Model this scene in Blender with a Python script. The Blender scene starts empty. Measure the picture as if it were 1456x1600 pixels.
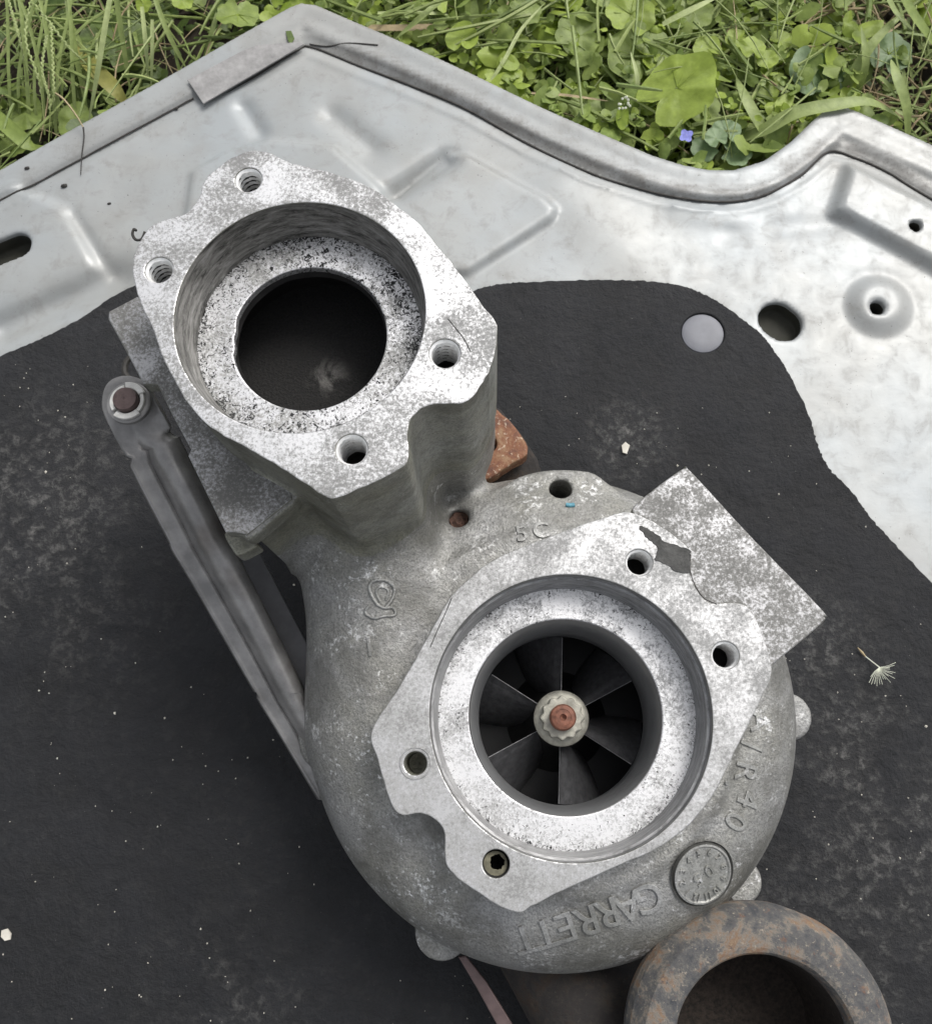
import bpy, bmesh, math, random
import numpy as np
from mathutils import Vector, Matrix, noise as mnoise

random.seed(7); np.random.seed(7)
sc = bpy.context.scene
C = sc.collection
# ------------------------------------------------------------------ camera, sky, sun, exposure
CAM_H = 0.54
FPX, CXP, CYP = 1457.0, 728.0, 800.0
NADIR = (772.0, 1180.0)
_u = Vector((-(NADIR[0] - CXP), -(CYP - NADIR[1]), FPX)).normalized()      # world up seen from the camera
_y = Vector((0, 1, 0)); _y = (_y - _u * _y.dot(_u)).normalized()
_x = _y.cross(_u)
RCW = Matrix((_x, _y, _u))                                                  # camera -> world
cam_d = bpy.data.cameras.new('camera'); cam = bpy.data.objects.new('camera', cam_d); C.objects.link(cam)
cam.matrix_world = Matrix.Translation((0, 0, CAM_H)) @ RCW.to_4x4()
cam_d.sensor_fit = 'HORIZONTAL'; cam_d.sensor_width = 36.0; cam_d.lens = 36.0 * FPX / 1456.0
cam_d.clip_start = 0.01; cam_d.clip_end = 200
cam_d.dof.use_dof = True; cam_d.dof.focus_distance = 0.42; cam_d.dof.aperture_fstop = 34.0
sc.camera = cam

SUN_EL, SUN_AZ = 52.0, 38.0        # azimuth measured from +Y towards +X (upper right of the picture)
world = bpy.data.worlds.new('World'); sc.world = world; world.use_nodes = True
wn = world.node_tree; wn.nodes.clear()
sky = wn.nodes.new('ShaderNodeTexSky'); sky.sky_type = 'NISHITA'; sky.sun_disc = False
sky.sun_elevation = math.radians(SUN_EL); sky.sun_rotation = math.radians(SUN_AZ)
sky.dust_density = 4.0; sky.air_density = 1.0; sky.ozone_density = 1.0
hs = wn.nodes.new('ShaderNodeHueSaturation'); hs.inputs['Saturation'].default_value = 0.22
bg = wn.nodes.new('ShaderNodeBackground'); bg.inputs['Strength'].default_value = 0.13
wo = wn.nodes.new('ShaderNodeOutputWorld')
wn.links.new(sky.outputs[0], hs.inputs['Color']); wn.links.new(hs.outputs[0], bg.inputs['Color']); wn.links.new(bg.outputs[0], wo.inputs['Surface'])
sl = bpy.data.lights.new('sun', 'SUN'); so = bpy.data.objects.new('sun', sl); C.objects.link(so)
sl.energy = 1.25; sl.angle = math.radians(24); sl.color = (1.0, 0.97, 0.93)
a, e = math.radians(SUN_AZ), math.radians(SUN_EL)
so.rotation_euler = Vector((math.sin(a) * math.cos(e), math.cos(a) * math.cos(e), math.sin(e))).to_track_quat('Z', 'Y').to_euler()
so.location = (0.5, 0.6, 1.5)
sc.view_settings.view_transform = 'Standard'; sc.view_settings.look = 'None'
sc.view_settings.gamma = 1.0; sc.view_settings.use_curve_mapping = False
sc.view_settings.exposure = 0.45
sc.cycles.max_bounces = 6

# ------------------------------------------------------------------ helpers
def P(px, py, z=0.0):
    """the point at height z that lies on the sight line of pixel (px, py) of the photograph"""
    d = RCW @ Vector((px - CXP, CYP - py, -FPX))
    t = (z - CAM_H) / d.z
    return Vector((d.x * t, d.y * t, z))
def PL(pts, z): return [P(x, y, z) for x, y in pts]
def S(z): return (CAM_H - z) / FPX           # metres per pixel at height z (near the nadir)

def catmull(pts, sub=5, closed=True):
    n = len(pts); out = []
    for i in range(n if closed else n - 1):
        if closed: p = [pts[(i + k - 1) % n] for k in range(4)]
        else: p = [pts[max(0, min(n - 1, i + k - 1))] for k in range(4)]
        for s in range(sub):
            t = s / sub
            out.append(tuple(0.5 * ((2 * p[1][c]) + (-p[0][c] + p[2][c]) * t + (2 * p[0][c] - 5 * p[1][c] + 4 * p[2][c] - p[3][c]) * t * t
                       + (-p[0][c] + 3 * p[1][c] - 3 * p[2][c] + p[3][c]) * t ** 3) for c in range(len(p[1]))))
    if not closed: out.append(tuple(pts[-1]))
    return out
def circle(cx, cy, r, n=64): return [(cx + r * math.cos(2 * math.pi * i / n), cy + r * math.sin(2 * math.pi * i / n)) for i in range(n)]
def jag(pts, amp, f=300):
    return [(p[0] + amp * mnoise.noise(Vector((p[0] * f, p[1] * f, 1))), p[1] + amp * mnoise.noise(Vector((p[0] * f, p[1] * f, 9)))) for p in pts]

def link_mesh(name, me, mats, parent=None, smooth=30):
    o = bpy.data.objects.new(name, me); C.objects.link(o)
    for m in (mats if isinstance(mats, (list, tuple)) else [mats]): me.materials.append(m)
    if parent is not None:
        base = Vector((0, 0, 0)); p = parent
        while p is not None: base += p.location; p = p.parent
        me.transform(Matrix.Translation(-base)); o.parent = parent
    if smooth is not None and len(me.polygons):
        me.polygons.foreach_set('use_smooth', [True] * len(me.polygons))
        if smooth < 180: me.set_sharp_from_angle(angle=math.radians(smooth))
    return o
def mesh_obj(name, verts, faces, mats, parent=None, smooth=30):
    me = bpy.data.meshes.new(name); me.from_pydata([tuple(v) for v in verts], [], faces); me.update()
    return link_mesh(name, me, mats, parent, smooth)
def rebase(o):
    """move a childless top-level mesh's origin to the base of its geometry"""
    co = np.empty(len(o.data.vertices) * 3); o.data.vertices.foreach_get('co', co); co = co.reshape(-1, 3)
    c = Vector(((co[:, 0].min() + co[:, 0].max()) / 2, (co[:, 1].min() + co[:, 1].max()) / 2, co[:, 2].min()))
    o.data.transform(Matrix.Translation(-c)); o.location = c
    return o
def tag(o, label=None, cat=None, group=None, kind=None):
    if label: o['label'] = label
    if cat: o['category'] = cat
    if group: o['group'] = group
    if kind: o['kind'] = kind
    return o
def empty(name, loc, label, cat, group=None):
    o = bpy.data.objects.new(name, None); C.objects.link(o); o.location = loc; o.empty_display_size = 0.01
    return tag(o, label, cat, group)

def prism(name, outline, holes, ztop, depth, bevel, mats, parent=None, smooth=19):
    cu = bpy.data.curves.new('tmp', 'CURVE'); cu.dimensions = '2D'; cu.fill_mode = 'BOTH'
    for ring in [outline] + list(holes):
        sp = cu.splines.new('POLY'); sp.points.add(len(ring) - 1)
        for i, q in enumerate(ring): sp.points[i].co = (q[0], q[1], 0, 1)
        sp.use_cyclic_u = True
    cu.extrude = depth / 2 - bevel; cu.bevel_depth = bevel; cu.offset = -bevel; cu.bevel_resolution = 1
    ob = bpy.data.objects.new('tmp', cu); C.objects.link(ob)
    dg = bpy.context.evaluated_depsgraph_get(); dg.update()
    me = bpy.data.meshes.new_from_object(ob.evaluated_get(dg), depsgraph=dg)
    bpy.data.objects.remove(ob); bpy.data.curves.remove(cu)
    me.materials.clear(); me.name = name
    me.transform(Matrix.Translation((0, 0, ztop - depth / 2)))
    bm = bmesh.new(); bm.from_mesh(me); bmesh.ops.remove_doubles(bm, verts=bm.verts, dist=1e-6); bm.to_mesh(me); bm.free()
    if isinstance(mats, (list, tuple)) and len(mats) > 1:
        for p in me.polygons: p.material_index = 0 if p.normal.z > 0.6 else 1
    return link_mesh(name, me, mats, parent, smooth)

def lathe(name, prof, cx, cy, mats, parent=None, seg=96, smooth=35, close=False, jitter=None):
    vs, fs = [], []
    for r, z in prof:
        for i in range(seg):
            t = 2 * math.pi * i / seg
            rr = r if jitter is None else jitter(r, t, z)
            vs.append((cx + rr * math.cos(t), cy + rr * math.sin(t), z))
    for j in range(len(prof) - 1):
        for i in range(seg):
            k = (i + 1) % seg
            fs.append((j * seg + i, j * seg + k, (j + 1) * seg + k, (j + 1) * seg + i))
    if close: fs.append(tuple(range((len(prof) - 1) * seg, len(prof) * seg)))
    me = bpy.data.meshes.new(name); me.from_pydata(vs, [], fs); me.update()
    bm = bmesh.new(); bm.from_mesh(me); bmesh.ops.recalc_face_normals(bm, faces=bm.faces); bm.to_mesh(me); bm.free()
    return link_mesh(name, me, mats, parent, smooth)

def tube_geo(pts, r, seg=6, vs=None, fs=None):
    """pts: Vectors; r: number or list; appends to vs, fs"""
    if vs is None: vs, fs = [], []
    n = len(pts); b = len(vs)
    rr = r if isinstance(r, (list, tuple)) else [r] * n
    for i, p in enumerate(pts):
        t = (pts[min(n - 1, i + 1)] - pts[max(0, i - 1)]).normalized()
        a = t.cross(Vector((0, 0, 1)) if abs(t.z) < 0.9 else Vector((1, 0, 0))).normalized(); c = t.cross(a)
        for k in range(seg):
            q = 2 * math.pi * k / seg
            vs.append(p + (a * math.cos(q) + c * math.sin(q)) * rr[i])
    for i in range(n - 1):
        for k in range(seg):
            l = (k + 1) % seg
            fs.append((b + i * seg + k, b + i * seg + l, b + (i + 1) * seg + l, b + (i + 1) * seg + k))
    fs.append(tuple(b + k for k in range(seg))[::-1]); fs.append(tuple(b + (n - 1) * seg + k for k in range(seg)))
    return vs, fs

# ---- implicit surfaces
def surface_nets(F, org, h):
    ins = F < 0
    nx, ny, nz = F.shape
    cnt = np.zeros((nx - 1, ny - 1, nz - 1), np.int8)
    for i in (0, 1):
        for j in (0, 1):
            for k in (0, 1): cnt += ins[i:nx - 1 + i, j:ny - 1 + j, k:nz - 1 + k]
    act = (cnt > 0) & (cnt < 8)
    I, J, K = np.nonzero(act)
    acc = np.zeros((len(I), 3)); num = np.zeros(len(I))
    cor = [(i, j, k) for i in (0, 1) for j in (0, 1) for k in (0, 1)]
    vals = {c: F[I + c[0], J + c[1], K + c[2]].astype(np.float64) for c in cor}
    for c1 in cor:
        for ax in range(3):
            if c1[ax] == 0:
                c2 = list(c1); c2[ax] = 1; c2 = tuple(c2)
                v1, v2 = vals[c1], vals[c2]
                m = (v1 < 0) != (v2 < 0)
                t = np.where(m, v1 / np.where(m, v1 - v2, 1), 0)
                p = np.array(c1, float)[None, :].repeat(len(I), 0); p[:, ax] += t
                acc[m] += p[m]; num[m] += 1
    pos = acc / num[:, None] + np.stack([I, J, K], 1)
    V = pos * h + np.array(org)[None, :]
    idx = np.full(act.shape, -1, np.int64); idx[I, J, K] = np.arange(len(I))
    quads = []
    for ax in range(3):
        a = [slice(None)] * 3; b = [slice(None)] * 3
        a[ax] = slice(0, -1); b[ax] = slice(1, None)
        s1, s2 = ins[tuple(a)], ins[tuple(b)]
        o1, o2 = [(1, 2), (2, 0), (0, 1)][ax]
        E = np.array(np.nonzero(s1 != s2)).T
        ok = (E[:, o1] > 0) & (E[:, o2] > 0) & (E[:, o1] < F.shape[o1] - 1) & (E[:, o2] < F.shape[o2] - 1)
        E = E[ok]; fl = s1[E[:, 0], E[:, 1], E[:, 2]]
        def cell(d1, d2):
            e = E.copy(); e[:, o1] -= d1; e[:, o2] -= d2
            return idx[e[:, 0], e[:, 1], e[:, 2]]
        q = np.stack([cell(1, 1), cell(0, 1), cell(0, 0), cell(1, 0)], 1)
        q[~fl] = q[~fl][:, ::-1]
        quads.append(q)
    return V, np.concatenate(quads)
def np_mesh(name, V, Q, mats, parent=None):
    me = bpy.data.meshes.new(name)
    me.vertices.add(len(V)); me.vertices.foreach_set('co', V.astype(np.float32).ravel())
    me.loops.add(Q.size); me.loops.foreach_set('vertex_index', Q.astype(np.int32).ravel())
    me.polygons.add(len(Q)); me.polygons.foreach_set('loop_start', np.arange(0, Q.size, 4, dtype=np.int32))
    me.update(calc_edges=True); me.validate()
    return link_mesh(name, me, mats, parent, 180)
def smin(a, b, k):
    h = np.clip(0.5 + 0.5 * (b - a) / k, 0, 1); return b * (1 - h) + a * h - k * h * (1 - h)
def smax(a, b, k): return -smin(-a, -b, k)
def poly_sdf(X, Y, pts):
    """signed distance to a closed polygon on 2-D arrays"""
    d = np.full(X.shape, 1e9); ins = np.zeros(X.shape, bool); n = len(pts)
    for i in range(n):
        ax, ay = pts[i][0], pts[i][1]; bx, by = pts[(i + 1) % n][0], pts[(i + 1) % n][1]
        ex, ey = bx - ax, by - ay; L = ex * ex + ey * ey + 1e-18
        t = np.clip(((X - ax) * ex + (Y - ay) * ey) / L, 0, 1)
        d = np.minimum(d, (X - ax - t * ex) ** 2 + (Y - ay - t * ey) ** 2)
        if by != ay: ins ^= ((ay > Y) != (by > Y)) & (X < (bx - ax) * (Y - ay) / (by - ay) + ax)
    return np.where(ins, -1, 1) * np.sqrt(d)
def seg_dist2(X, Y, a, b):
    ex, ey = b[0] - a[0], b[1] - a[1]; L = ex * ex + ey * ey + 1e-18
    t = np.clip(((X - a[0]) * ex + (Y - a[1]) * ey) / L, 0, 1)
    return np.sqrt((X - a[0] - t * ex) ** 2 + (Y - a[1] - t * ey) ** 2)
def path_dist(X, Y, pts):
    d = np.full(X.shape, 1e9)
    for i in range(len(pts) - 1): d = np.minimum(d, seg_dist2(X, Y, pts[i], pts[i + 1]))
    return d
def ext(d2, Z, z0, z1, k=0.001):
    """extrude a 2-D distance field between two heights"""
    dz = np.maximum(z0 - Z, Z - z1)
    return smax(d2[:, :, None], dz[None, None, :], k)

# ------------------------------------------------------------------ materials
def rgb(r, g, b): return (r, g, b, 1)
class NT:
    def __init__(s, name):
        s.m = bpy.data.materials.new(name); s.m.use_nodes = True; s.t = s.m.node_tree; s.t.nodes.clear()
        s.out = s.n('ShaderNodeOutputMaterial'); s.b = s.n('ShaderNodeBsdfPrincipled'); s.l(s.b.outputs[0], s.out.inputs['Surface'])
        s.co = s.n('ShaderNodeTexCoord').outputs['Object']
    def n(s, t): return s.t.nodes.new(t)
    def l(s, a, b): s.t.links.new(a, b)
    def noise(s, scale, detail=4, rough=0.55, dist=0.0, co=None):
        n = s.n('ShaderNodeTexNoise'); n.inputs['Scale'].default_value = scale; n.inputs['Detail'].default_value = detail
        n.inputs['Roughness'].default_value = rough; n.inputs['Distortion'].default_value = dist; s.l(co or s.co, n.inputs['Vector']); return n.outputs['Fac']
    def voro(s, scale, co=None, feat='F1', rnd=1.0):
        n = s.n('ShaderNodeTexVoronoi'); n.inputs['Scale'].default_value = scale; n.feature = feat
        n.inputs['Randomness'].default_value = rnd; s.l(co or s.co, n.inputs['Vector']); return n.outputs['Distance']
    def ramp(s, fac, stops):
        r = s.n('ShaderNodeValToRGB'); els = r.color_ramp.elements
        while len(els) > 1: els.remove(els[-1])
        els[0].position = stops[0][0]; c = stops[0][1]; els[0].color = c if isinstance(c, tuple) else (c, c, c, 1)
        for p, c in stops[1:]:
            e = els.new(p); e.color = c if isinstance(c, tuple) else (c, c, c, 1)
        s.l(fac, r.inputs[0]); return r.outputs[0]
    def mix(s, fac, a, b):
        n = s.n('ShaderNodeMix'); n.data_type = 'RGBA'
        for v, i in ((fac, 0), (a, 6), (b, 7)):
            if isinstance(v, (tuple, float, int)): n.inputs[i].default_value = v
            else: s.l(v, n.inputs[i])
        return n.outputs[2]
    def math(s, op, a, b=None):
        n = s.n('ShaderNodeMath'); n.operation = op
        for v, i in ((a, 0), (b, 1)):
            if v is None: continue
            if isinstance(v, (float, int)): n.inputs[i].default_value = v
            else: s.l(v, n.inputs[i])
        return n.outputs[0]
    def bump(s, hgt, dist, strength=1.0, prev=None):
        n = s.n('ShaderNodeBump'); n.inputs['Distance'].default_value = dist; n.inputs['Strength'].default_value = strength
        s.l(hgt, n.inputs['Height'])
        if prev: s.l(prev, n.inputs['Normal'])
        return n.outputs[0]
    def done(s, col=None, rough=None, metal=None, bump=None, spec=None):
        for v, k in ((col, 'Base Color'), (rough, 'Roughness'), (metal, 'Metallic'), (bump, 'Normal'), (spec, 'Specular IOR Level')):
            if v is None: continue
            if isinstance(v, (tuple, float, int)): s.b.inputs[k].default_value = v
            else: s.l(v, s.b.inputs[k])
        return s.m
M = {}
def cast(name, base, light, olive, patch=0.5, bumpd=0.0006):
    t = NT(name)
    big = t.noise(22, 4, .6); mid = t.noise(110, 5, .65, .1); fine = t.noise(900, 3, .7); pt = t.math('ADD', t.math('MULTIPLY', t.noise(380, 6, .74, .1), .6), t.math('MULTIPLY', t.noise(60, 4, .6), .4))
    c = t.mix(t.ramp(big, [(.35, 0.0), (.65, 1.0)]), base, olive)
    c = t.mix(t.ramp(mid, [(.4, 0.0), (.7, .55)]), c, tuple(x * .55 for x in base[:3]) + (1,))
    msk = t.math('MULTIPLY', t.ramp(pt, [(patch, 0.0), (patch + .06, .9)]), t.ramp(big, [(.3, .35), (.6, 1.0)]))
    c = t.mix(msk, c, light)
    c = t.mix(t.ramp(fine, [(.38, .4), (.54, 0.0)]), c, rgb(.05, .05, .05))
    grime = t.noise(34, 6, .7, .4); c = t.mix(t.ramp(grime, [(.47, 0.0), (.62, .6)]), c, tuple(x * .42 for x in olive[:3]) + (1,))
    b = t.bump(fine, bumpd * .9, .7); b = t.bump(t.noise(330, 5, .7), bumpd * 1.6, .8, b)
    return t.done(c, t.ramp(mid, [(.3, .42), (.7, .6)]), .5, b)
M['cast'] = cast('cast_aluminium', rgb(.40, .40, .395), rgb(.90, .90, .90), rgb(.33, .325, .29), .55)
M['cast_wall'] = cast('cast_aluminium_wall', rgb(.41, .415, .385), rgb(.8, .8, .76), rgb(.30, .295, .23), .60, .0004)
M['letter'] = cast('worn_cast_letter', rgb(.46, .46, .455), rgb(.88, .88, .88), rgb(.38, .38, .35), .55, .0003)
M['pad_face'] = cast('rough_sawn_aluminium', rgb(.34, .34, .34), rgb(.82, .82, .83), rgb(.30, .29, .27), .47, .0003)

def machined(name, white, grey, dens, scale=680, edge=None, black=0.0, centre=None, r_in=0, r_out=1):
    t = NT(name)
    n1 = t.noise(scale, 6, .76, .3); n2 = t.noise(48, 4, .6); n3 = t.noise(1500, 2, .5, .3)
    f = t.math('ADD', t.math('MULTIPLY', n1, .52), t.math('ADD', t.math('MULTIPLY', n2, .36), t.math('MULTIPLY', n3, .12)))
    c = t.ramp(f, [(dens - .06, white), (dens - .01, tuple(x * .72 for x in white[:3]) + (1,)), (dens + .012, tuple(x * 1.25 for x in grey[:3]) + (1,)), (dens + .07, tuple(x * .8 for x in grey[:3]) + (1,))])
    if black:
        v = t.noise(520, 5, .72, 1.5, None)
        if centre is not None:
            sub = t.n('ShaderNodeVectorMath'); sub.operation = 'SUBTRACT'; t.l(t.co, sub.inputs[0]); sub.inputs[1].default_value = centre
            mul = t.n('ShaderNodeVectorMath'); mul.operation = 'MULTIPLY'; t.l(sub.outputs[0], mul.inputs[0]); mul.inputs[1].default_value = (1, 1, 0)
            ln = t.n('ShaderNodeVectorMath'); ln.operation = 'LENGTH'; t.l(mul.outputs[0], ln.inputs[0])
            rr = t.math('DIVIDE', t.math('SUBTRACT', ln.outputs['Value'], r_in), r_out - r_in)
            v = t.math('ADD', v, t.math('MULTIPLY', t.math('POWER', t.math('MAXIMUM', rr, 0.0), 4.0), .13))
            v = t.math('ADD', v, t.math('MULTIPLY', t.math('SUBTRACT', t.noise(45, 2, .5), .5), .16))
        c = t.mix(t.ramp(v, [(black, 0.0), (black + .025, 1.0)]), c, rgb(.02, .02, .02))
    m = t.ramp(f, [(dens - .03, .75), (dens + .02, .3)])
    b = t.bump(f, .00025, .5)
    return t.done(c, t.ramp(f, [(dens - .03, .42), (dens + .03, .62)]), m, b)
M['bore'] = None
def bore_mat(name, hi, lo, blk):
    t = NT(name)
    mp = t.n('ShaderNodeMapping'); mp.inputs['Scale'].default_value = (1, 1, 5); t.l(t.co, mp.inputs['Vector'])
    n1 = t.noise(90, 6, .7, .5, mp.outputs[0]); n2 = t.noise(500, 3, .6, 0, mp.outputs[0])
    mp2 = t.n('ShaderNodeMapping'); mp2.inputs['Scale'].default_value = (.05, .05, 1); t.l(t.co, mp2.inputs['Vector'])
    n3 = t.noise(2500, 2, .5, 0, mp2.outputs[0])
    c = t.ramp(n1, [(.3, hi), (.5, lo), (blk, rgb(.035, .034, .03))])
    c = t.mix(t.ramp(n2, [(.55, 0.0), (.7, .6)]), c, hi)
    return t.done(c, .5, .55, t.bump(n3, .0003, .5))
M['bore1'] = bore_mat('bore_wall_stained', rgb(.42, .41, .39), rgb(.2, .195, .18), .66)
M['bore2'] = bore_mat('bore_wall_grey', rgb(.4, .4, .4), rgb(.25, .25, .25), .8)
def simple(name, col, rough, metal=0.0, nscale=200, var=.35, bump=.0002, spec=None):
    t = NT(name); n = t.noise(nscale, 5, .65)
    c = t.mix(t.ramp(n, [(.3, 0.0), (.7, 1.0)]), tuple(x * (1 - var) for x in col[:3]) + (1,), tuple(min(1, x * (1 + var)) for x in col[:3]) + (1,))
    return t.done(c, rough, metal, t.bump(n, bump, .6) if bump else None, spec)
M['shroud'] = simple('shroud_satin', rgb(.30, .305, .31), .4, .55, 60, .15, .0001)
M['edge'] = simple('blade_edge_highlight', rgb(.55, .55, .56), .35, .6, 400, .3, 0)
M['black'] = simple('dark_impeller_hub', rgb(.005, .005, .0055), .6, .1, 300, .3, .0001)  # hub near black: shade between the blades put into its colour
M['blade'] = simple('dark_blade_alloy', rgb(.12, .12, .125), .32, .5, 300, .35, .0001)
M['hole_dark'] = simple('dark_hole_wall', rgb(.02, .019, .018), .9, 0, 700, .6, .0008)  # bolt hole wall and bottom coloured near black
M['nut'] = simple('nut_zinc', rgb(.36, .35, .3), .5, .5, 250, .35, .0003)
M['rustpin'] = simple('rusty_shaft', rgb(.2, .085, .055), .6, .3, 350, .45, .0003)
M['pin'] = simple('pin_head', rgb(.12, .085, .08), .5, .4, 250, .35, .0002)
M['clip'] = simple('clip_spring_steel', rgb(.72, .71, .67), .45, .25, 200, .2, .0001)
M['thread'] = simple('thread_bright', rgb(.85, .85, .82), .45, .35, 300, .25, .0)
M['groove'] = simple('thread_shade_scribe', rgb(.035, .033, .03), .8, .1, 300, .3, 0)  # dark colour paints in the threads' shaded undersides; scribed lines use it too
M['steel'] = None
t = NT('dark_bracket_steel'); n1 = t.noise(60, 5, .65); n2 = t.noise(700, 4, .7); n3 = t.noise(35, 2, .5)
c = t.mix(t.ramp(n1, [(.35, 0.0), (.65, 1.0)]), rgb(.22, .215, .21), rgb(.36, .35, .34))
c = t.mix(t.ramp(n2, [(.66, 0.0), (.74, .7)]), c, rgb(.42, .4, .34)); c = t.mix(t.ramp(n3, [(.6, 0.0), (.75, .4)]), c, rgb(.14, .11, .085))
M['steel'] = t.done(c, .36, .45, t.bump(n2, .0002, .5))
def rust(name, dark):
    t = NT(name)
    a_ = t.noise(62, 7, .78, .3); b_ = t.noise(190, 7, .78, .2); c_ = t.noise(420, 5, .75)
    col = t.ramp(a_, [(.34, rgb(.055, .058, .066)), (.48, rgb(.115, .112, .108)), (.54, rgb(.21, .185, .155)), (.60, rgb(.2, .125, .08)), (.70, rgb(.36, .3, .2))])
    col = t.mix(t.ramp(b_, [(.57, 0.0), (.66, .7)]), col, rgb(.19, .10, .06)); col = t.mix(t.ramp(b_, [(.34, .9), (.42, 0.0)]), col, rgb(.05, .053, .062))
    col = t.mix(t.ramp(c_, [(.6, 0.0), (.68, .7)]), col, rgb(.42, .36, .28))
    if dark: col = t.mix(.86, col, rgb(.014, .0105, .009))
    return t.done(col, .8, .15, t.bump(t.math('ADD', b_, t.math('MULTIPLY', c_, .5)), .0012, .7))
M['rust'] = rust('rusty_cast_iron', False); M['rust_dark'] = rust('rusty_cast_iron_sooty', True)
t = NT('orange_rust'); a_ = t.noise(90, 6, .7, .5); b_ = t.noise(450, 4, .7)
c = t.ramp(a_, [(.32, rgb(.11, .055, .042)), (.48, rgb(.22, .095, .05)), (.6, rgb(.30, .19, .11)), (.7, rgb(.15, .07, .045))])
c = t.mix(t.ramp(b_, [(.58, 0.0), (.66, .7)]), c, rgb(.6, .5, .38)); M['rust_orange'] = t.done(c, .75, .1, t.bump(b_, .0008, .7))

# hood paint: rim distance is stored on the mesh as attribute 'rim' (dirt that has settled along the hem)
t = NT('hood_paint')
at = t.n('ShaderNodeAttribute'); at.attribute_name = 'rim'
n1 = t.noise(9, 4, .55); n2 = t.noise(70, 6, .7, .4); n3 = t.noise(600, 4, .7); n4 = t.noise(26, 4, .6, .3)
c = t.mix(t.ramp(n1, [(.38, 0.0), (.62, 1.0)]), rgb(.35, .356, .345), rgb(.33, .352, .36))
c = t.mix(t.ramp(n4, [(.42, 0.0), (.70, .5)]), c, rgb(.26, .258, .242))
c = t.mix(t.ramp(n2, [(.52, 0.0), (.68, .5)]), c, rgb(.22, .215, .2))
mpS = t.n('ShaderNodeMapping'); mpS.inputs['Scale'].default_value = (1, 9, 1); mpS.inputs['Rotation'].default_value = (0, 0, .6); t.l(t.co, mpS.inputs['Vector'])
c = t.mix(t.ramp(t.noise(55, 5, .8, .2, mpS.outputs[0]), [(.60, 0.0), (.70, .3)]), c, rgb(.22, .215, .2))
sp = t.noise(420, 3, .8); c = t.mix(t.math('MULTIPLY', t.ramp(sp, [(.67, 0.0), (.69, .85)]), t.ramp(n4, [(.35, 0.0), (.6, 1.0)])), c, rgb(.08, .075, .07))
dirt = t.math('MULTIPLY', at.outputs['Fac'], t.ramp(n2, [(.3, .45), (.6, 1.0)]))
c = t.mix(t.math('MULTIPLY', dirt, .9), c, rgb(.14, .137, .128))
c = t.mix(t.math('MULTIPLY', dirt, t.ramp(n3, [(.56, 0.0), (.63, .8)])), c, rgb(.1, .095, .085))
M['paint'] = t.done(c, t.ramp(n2, [(.3, .34), (.7, .5)]), .12, t.bump(t.noise(40, 4, .6), .0006, .35, t.bump(n3, .00008, .5)))
M['patch'] = simple('sealed_patch', rgb(.27, .265, .26), .6, 0, 90, .35, .0004)
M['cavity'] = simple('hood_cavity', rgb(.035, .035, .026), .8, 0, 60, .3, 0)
M['seam'] = simple('dark_hem_line', rgb(.05, .047, .043), .9, 0, 200, .3, 0)  # dark tube colour stands in for the shade inside the seam gap
t = NT('black_sound_pad')
n1 = t.noise(11, 6, .66, .3); n2 = t.noise(160, 7, .75, .15); n3 = t.noise(700, 3, .7); v = t.voro(150)
c = t.mix(t.ramp(n1, [(.4, 0.0), (.7, 1.0)]), rgb(.0085, .0093, .0115), rgb(.014, .0145, .017))
acc = None
for q_, r_, w_ in ((P(40, 800, .004), 62, .85), (P(200, 690, .004), 30, .35), (P(1345, 1190, .004), 46, .8), (P(1420, 1330, .004), 60, .75), (P(1280, 1010, .004), 30, .6), (P(985, 690, .004), 24, .9), (P(1330, 1480, .004), 55, .5), (P(120, 960, .004), 50, .3), (P(360, 1560, .004), 40, .3)):
    dv = t.n('ShaderNodeVectorMath'); dv.operation = 'DISTANCE'; t.l(t.co, dv.inputs[0]); dv.inputs[1].default_value = q_ + Vector((0, 0, .015))
    g_ = t.ramp(dv.outputs['Value'], [(0.0, w_), (r_ * .0014, 0.0)]); acc = g_ if acc is None else t.math('MAXIMUM', acc, g_)
acc = t.math('MULTIPLY', t.math('ADD', acc, .10), t.ramp(t.noise(34, 5, .65, .5), [(.38, .0), (.54, 1.0)]))
dust = t.math('MULTIPLY', acc, t.math('ADD', t.ramp(n2, [(.48, 0.0), (.66, .75)]), .05))
n5 = t.noise(38, 5, .7, .2); c = t.mix(t.ramp(n5, [(.4, .5), (.6, 0.0)]), c, rgb(.0055, .0055, .006))
c = t.mix(t.ramp(t.noise(420, 5, .75, .1), [(.66, 0.0), (.74, .35)]), c, rgb(.05, .05, .05))
c = t.mix(dust, c, rgb(.2, .195, .185))
c = t.mix(t.ramp(n3, [(.72, 0.0), (.76, .6)]), c, rgb(.3, .29, .27))
M['mat'] = t.done(c, t.ramp(n2, [(.3, .55), (.7, .8)]), 0, t.bump(n3, .0002, .5, t.bump(n2, .0022, .8, t.bump(n5, .004, .7))), .4)
M['clip_plastic'] = simple('grey_plastic', rgb(.15, .155, .175), .5, 0, 80, .12, .0001)
M['grit'] = simple('pale_grit', rgb(.6, .57, .5), .8, 0, 50, .2, 0)
M['soil'] = simple('dark_soil', rgb(.035, .027, .018), .95, 0, 60, .5, .004)
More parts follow.
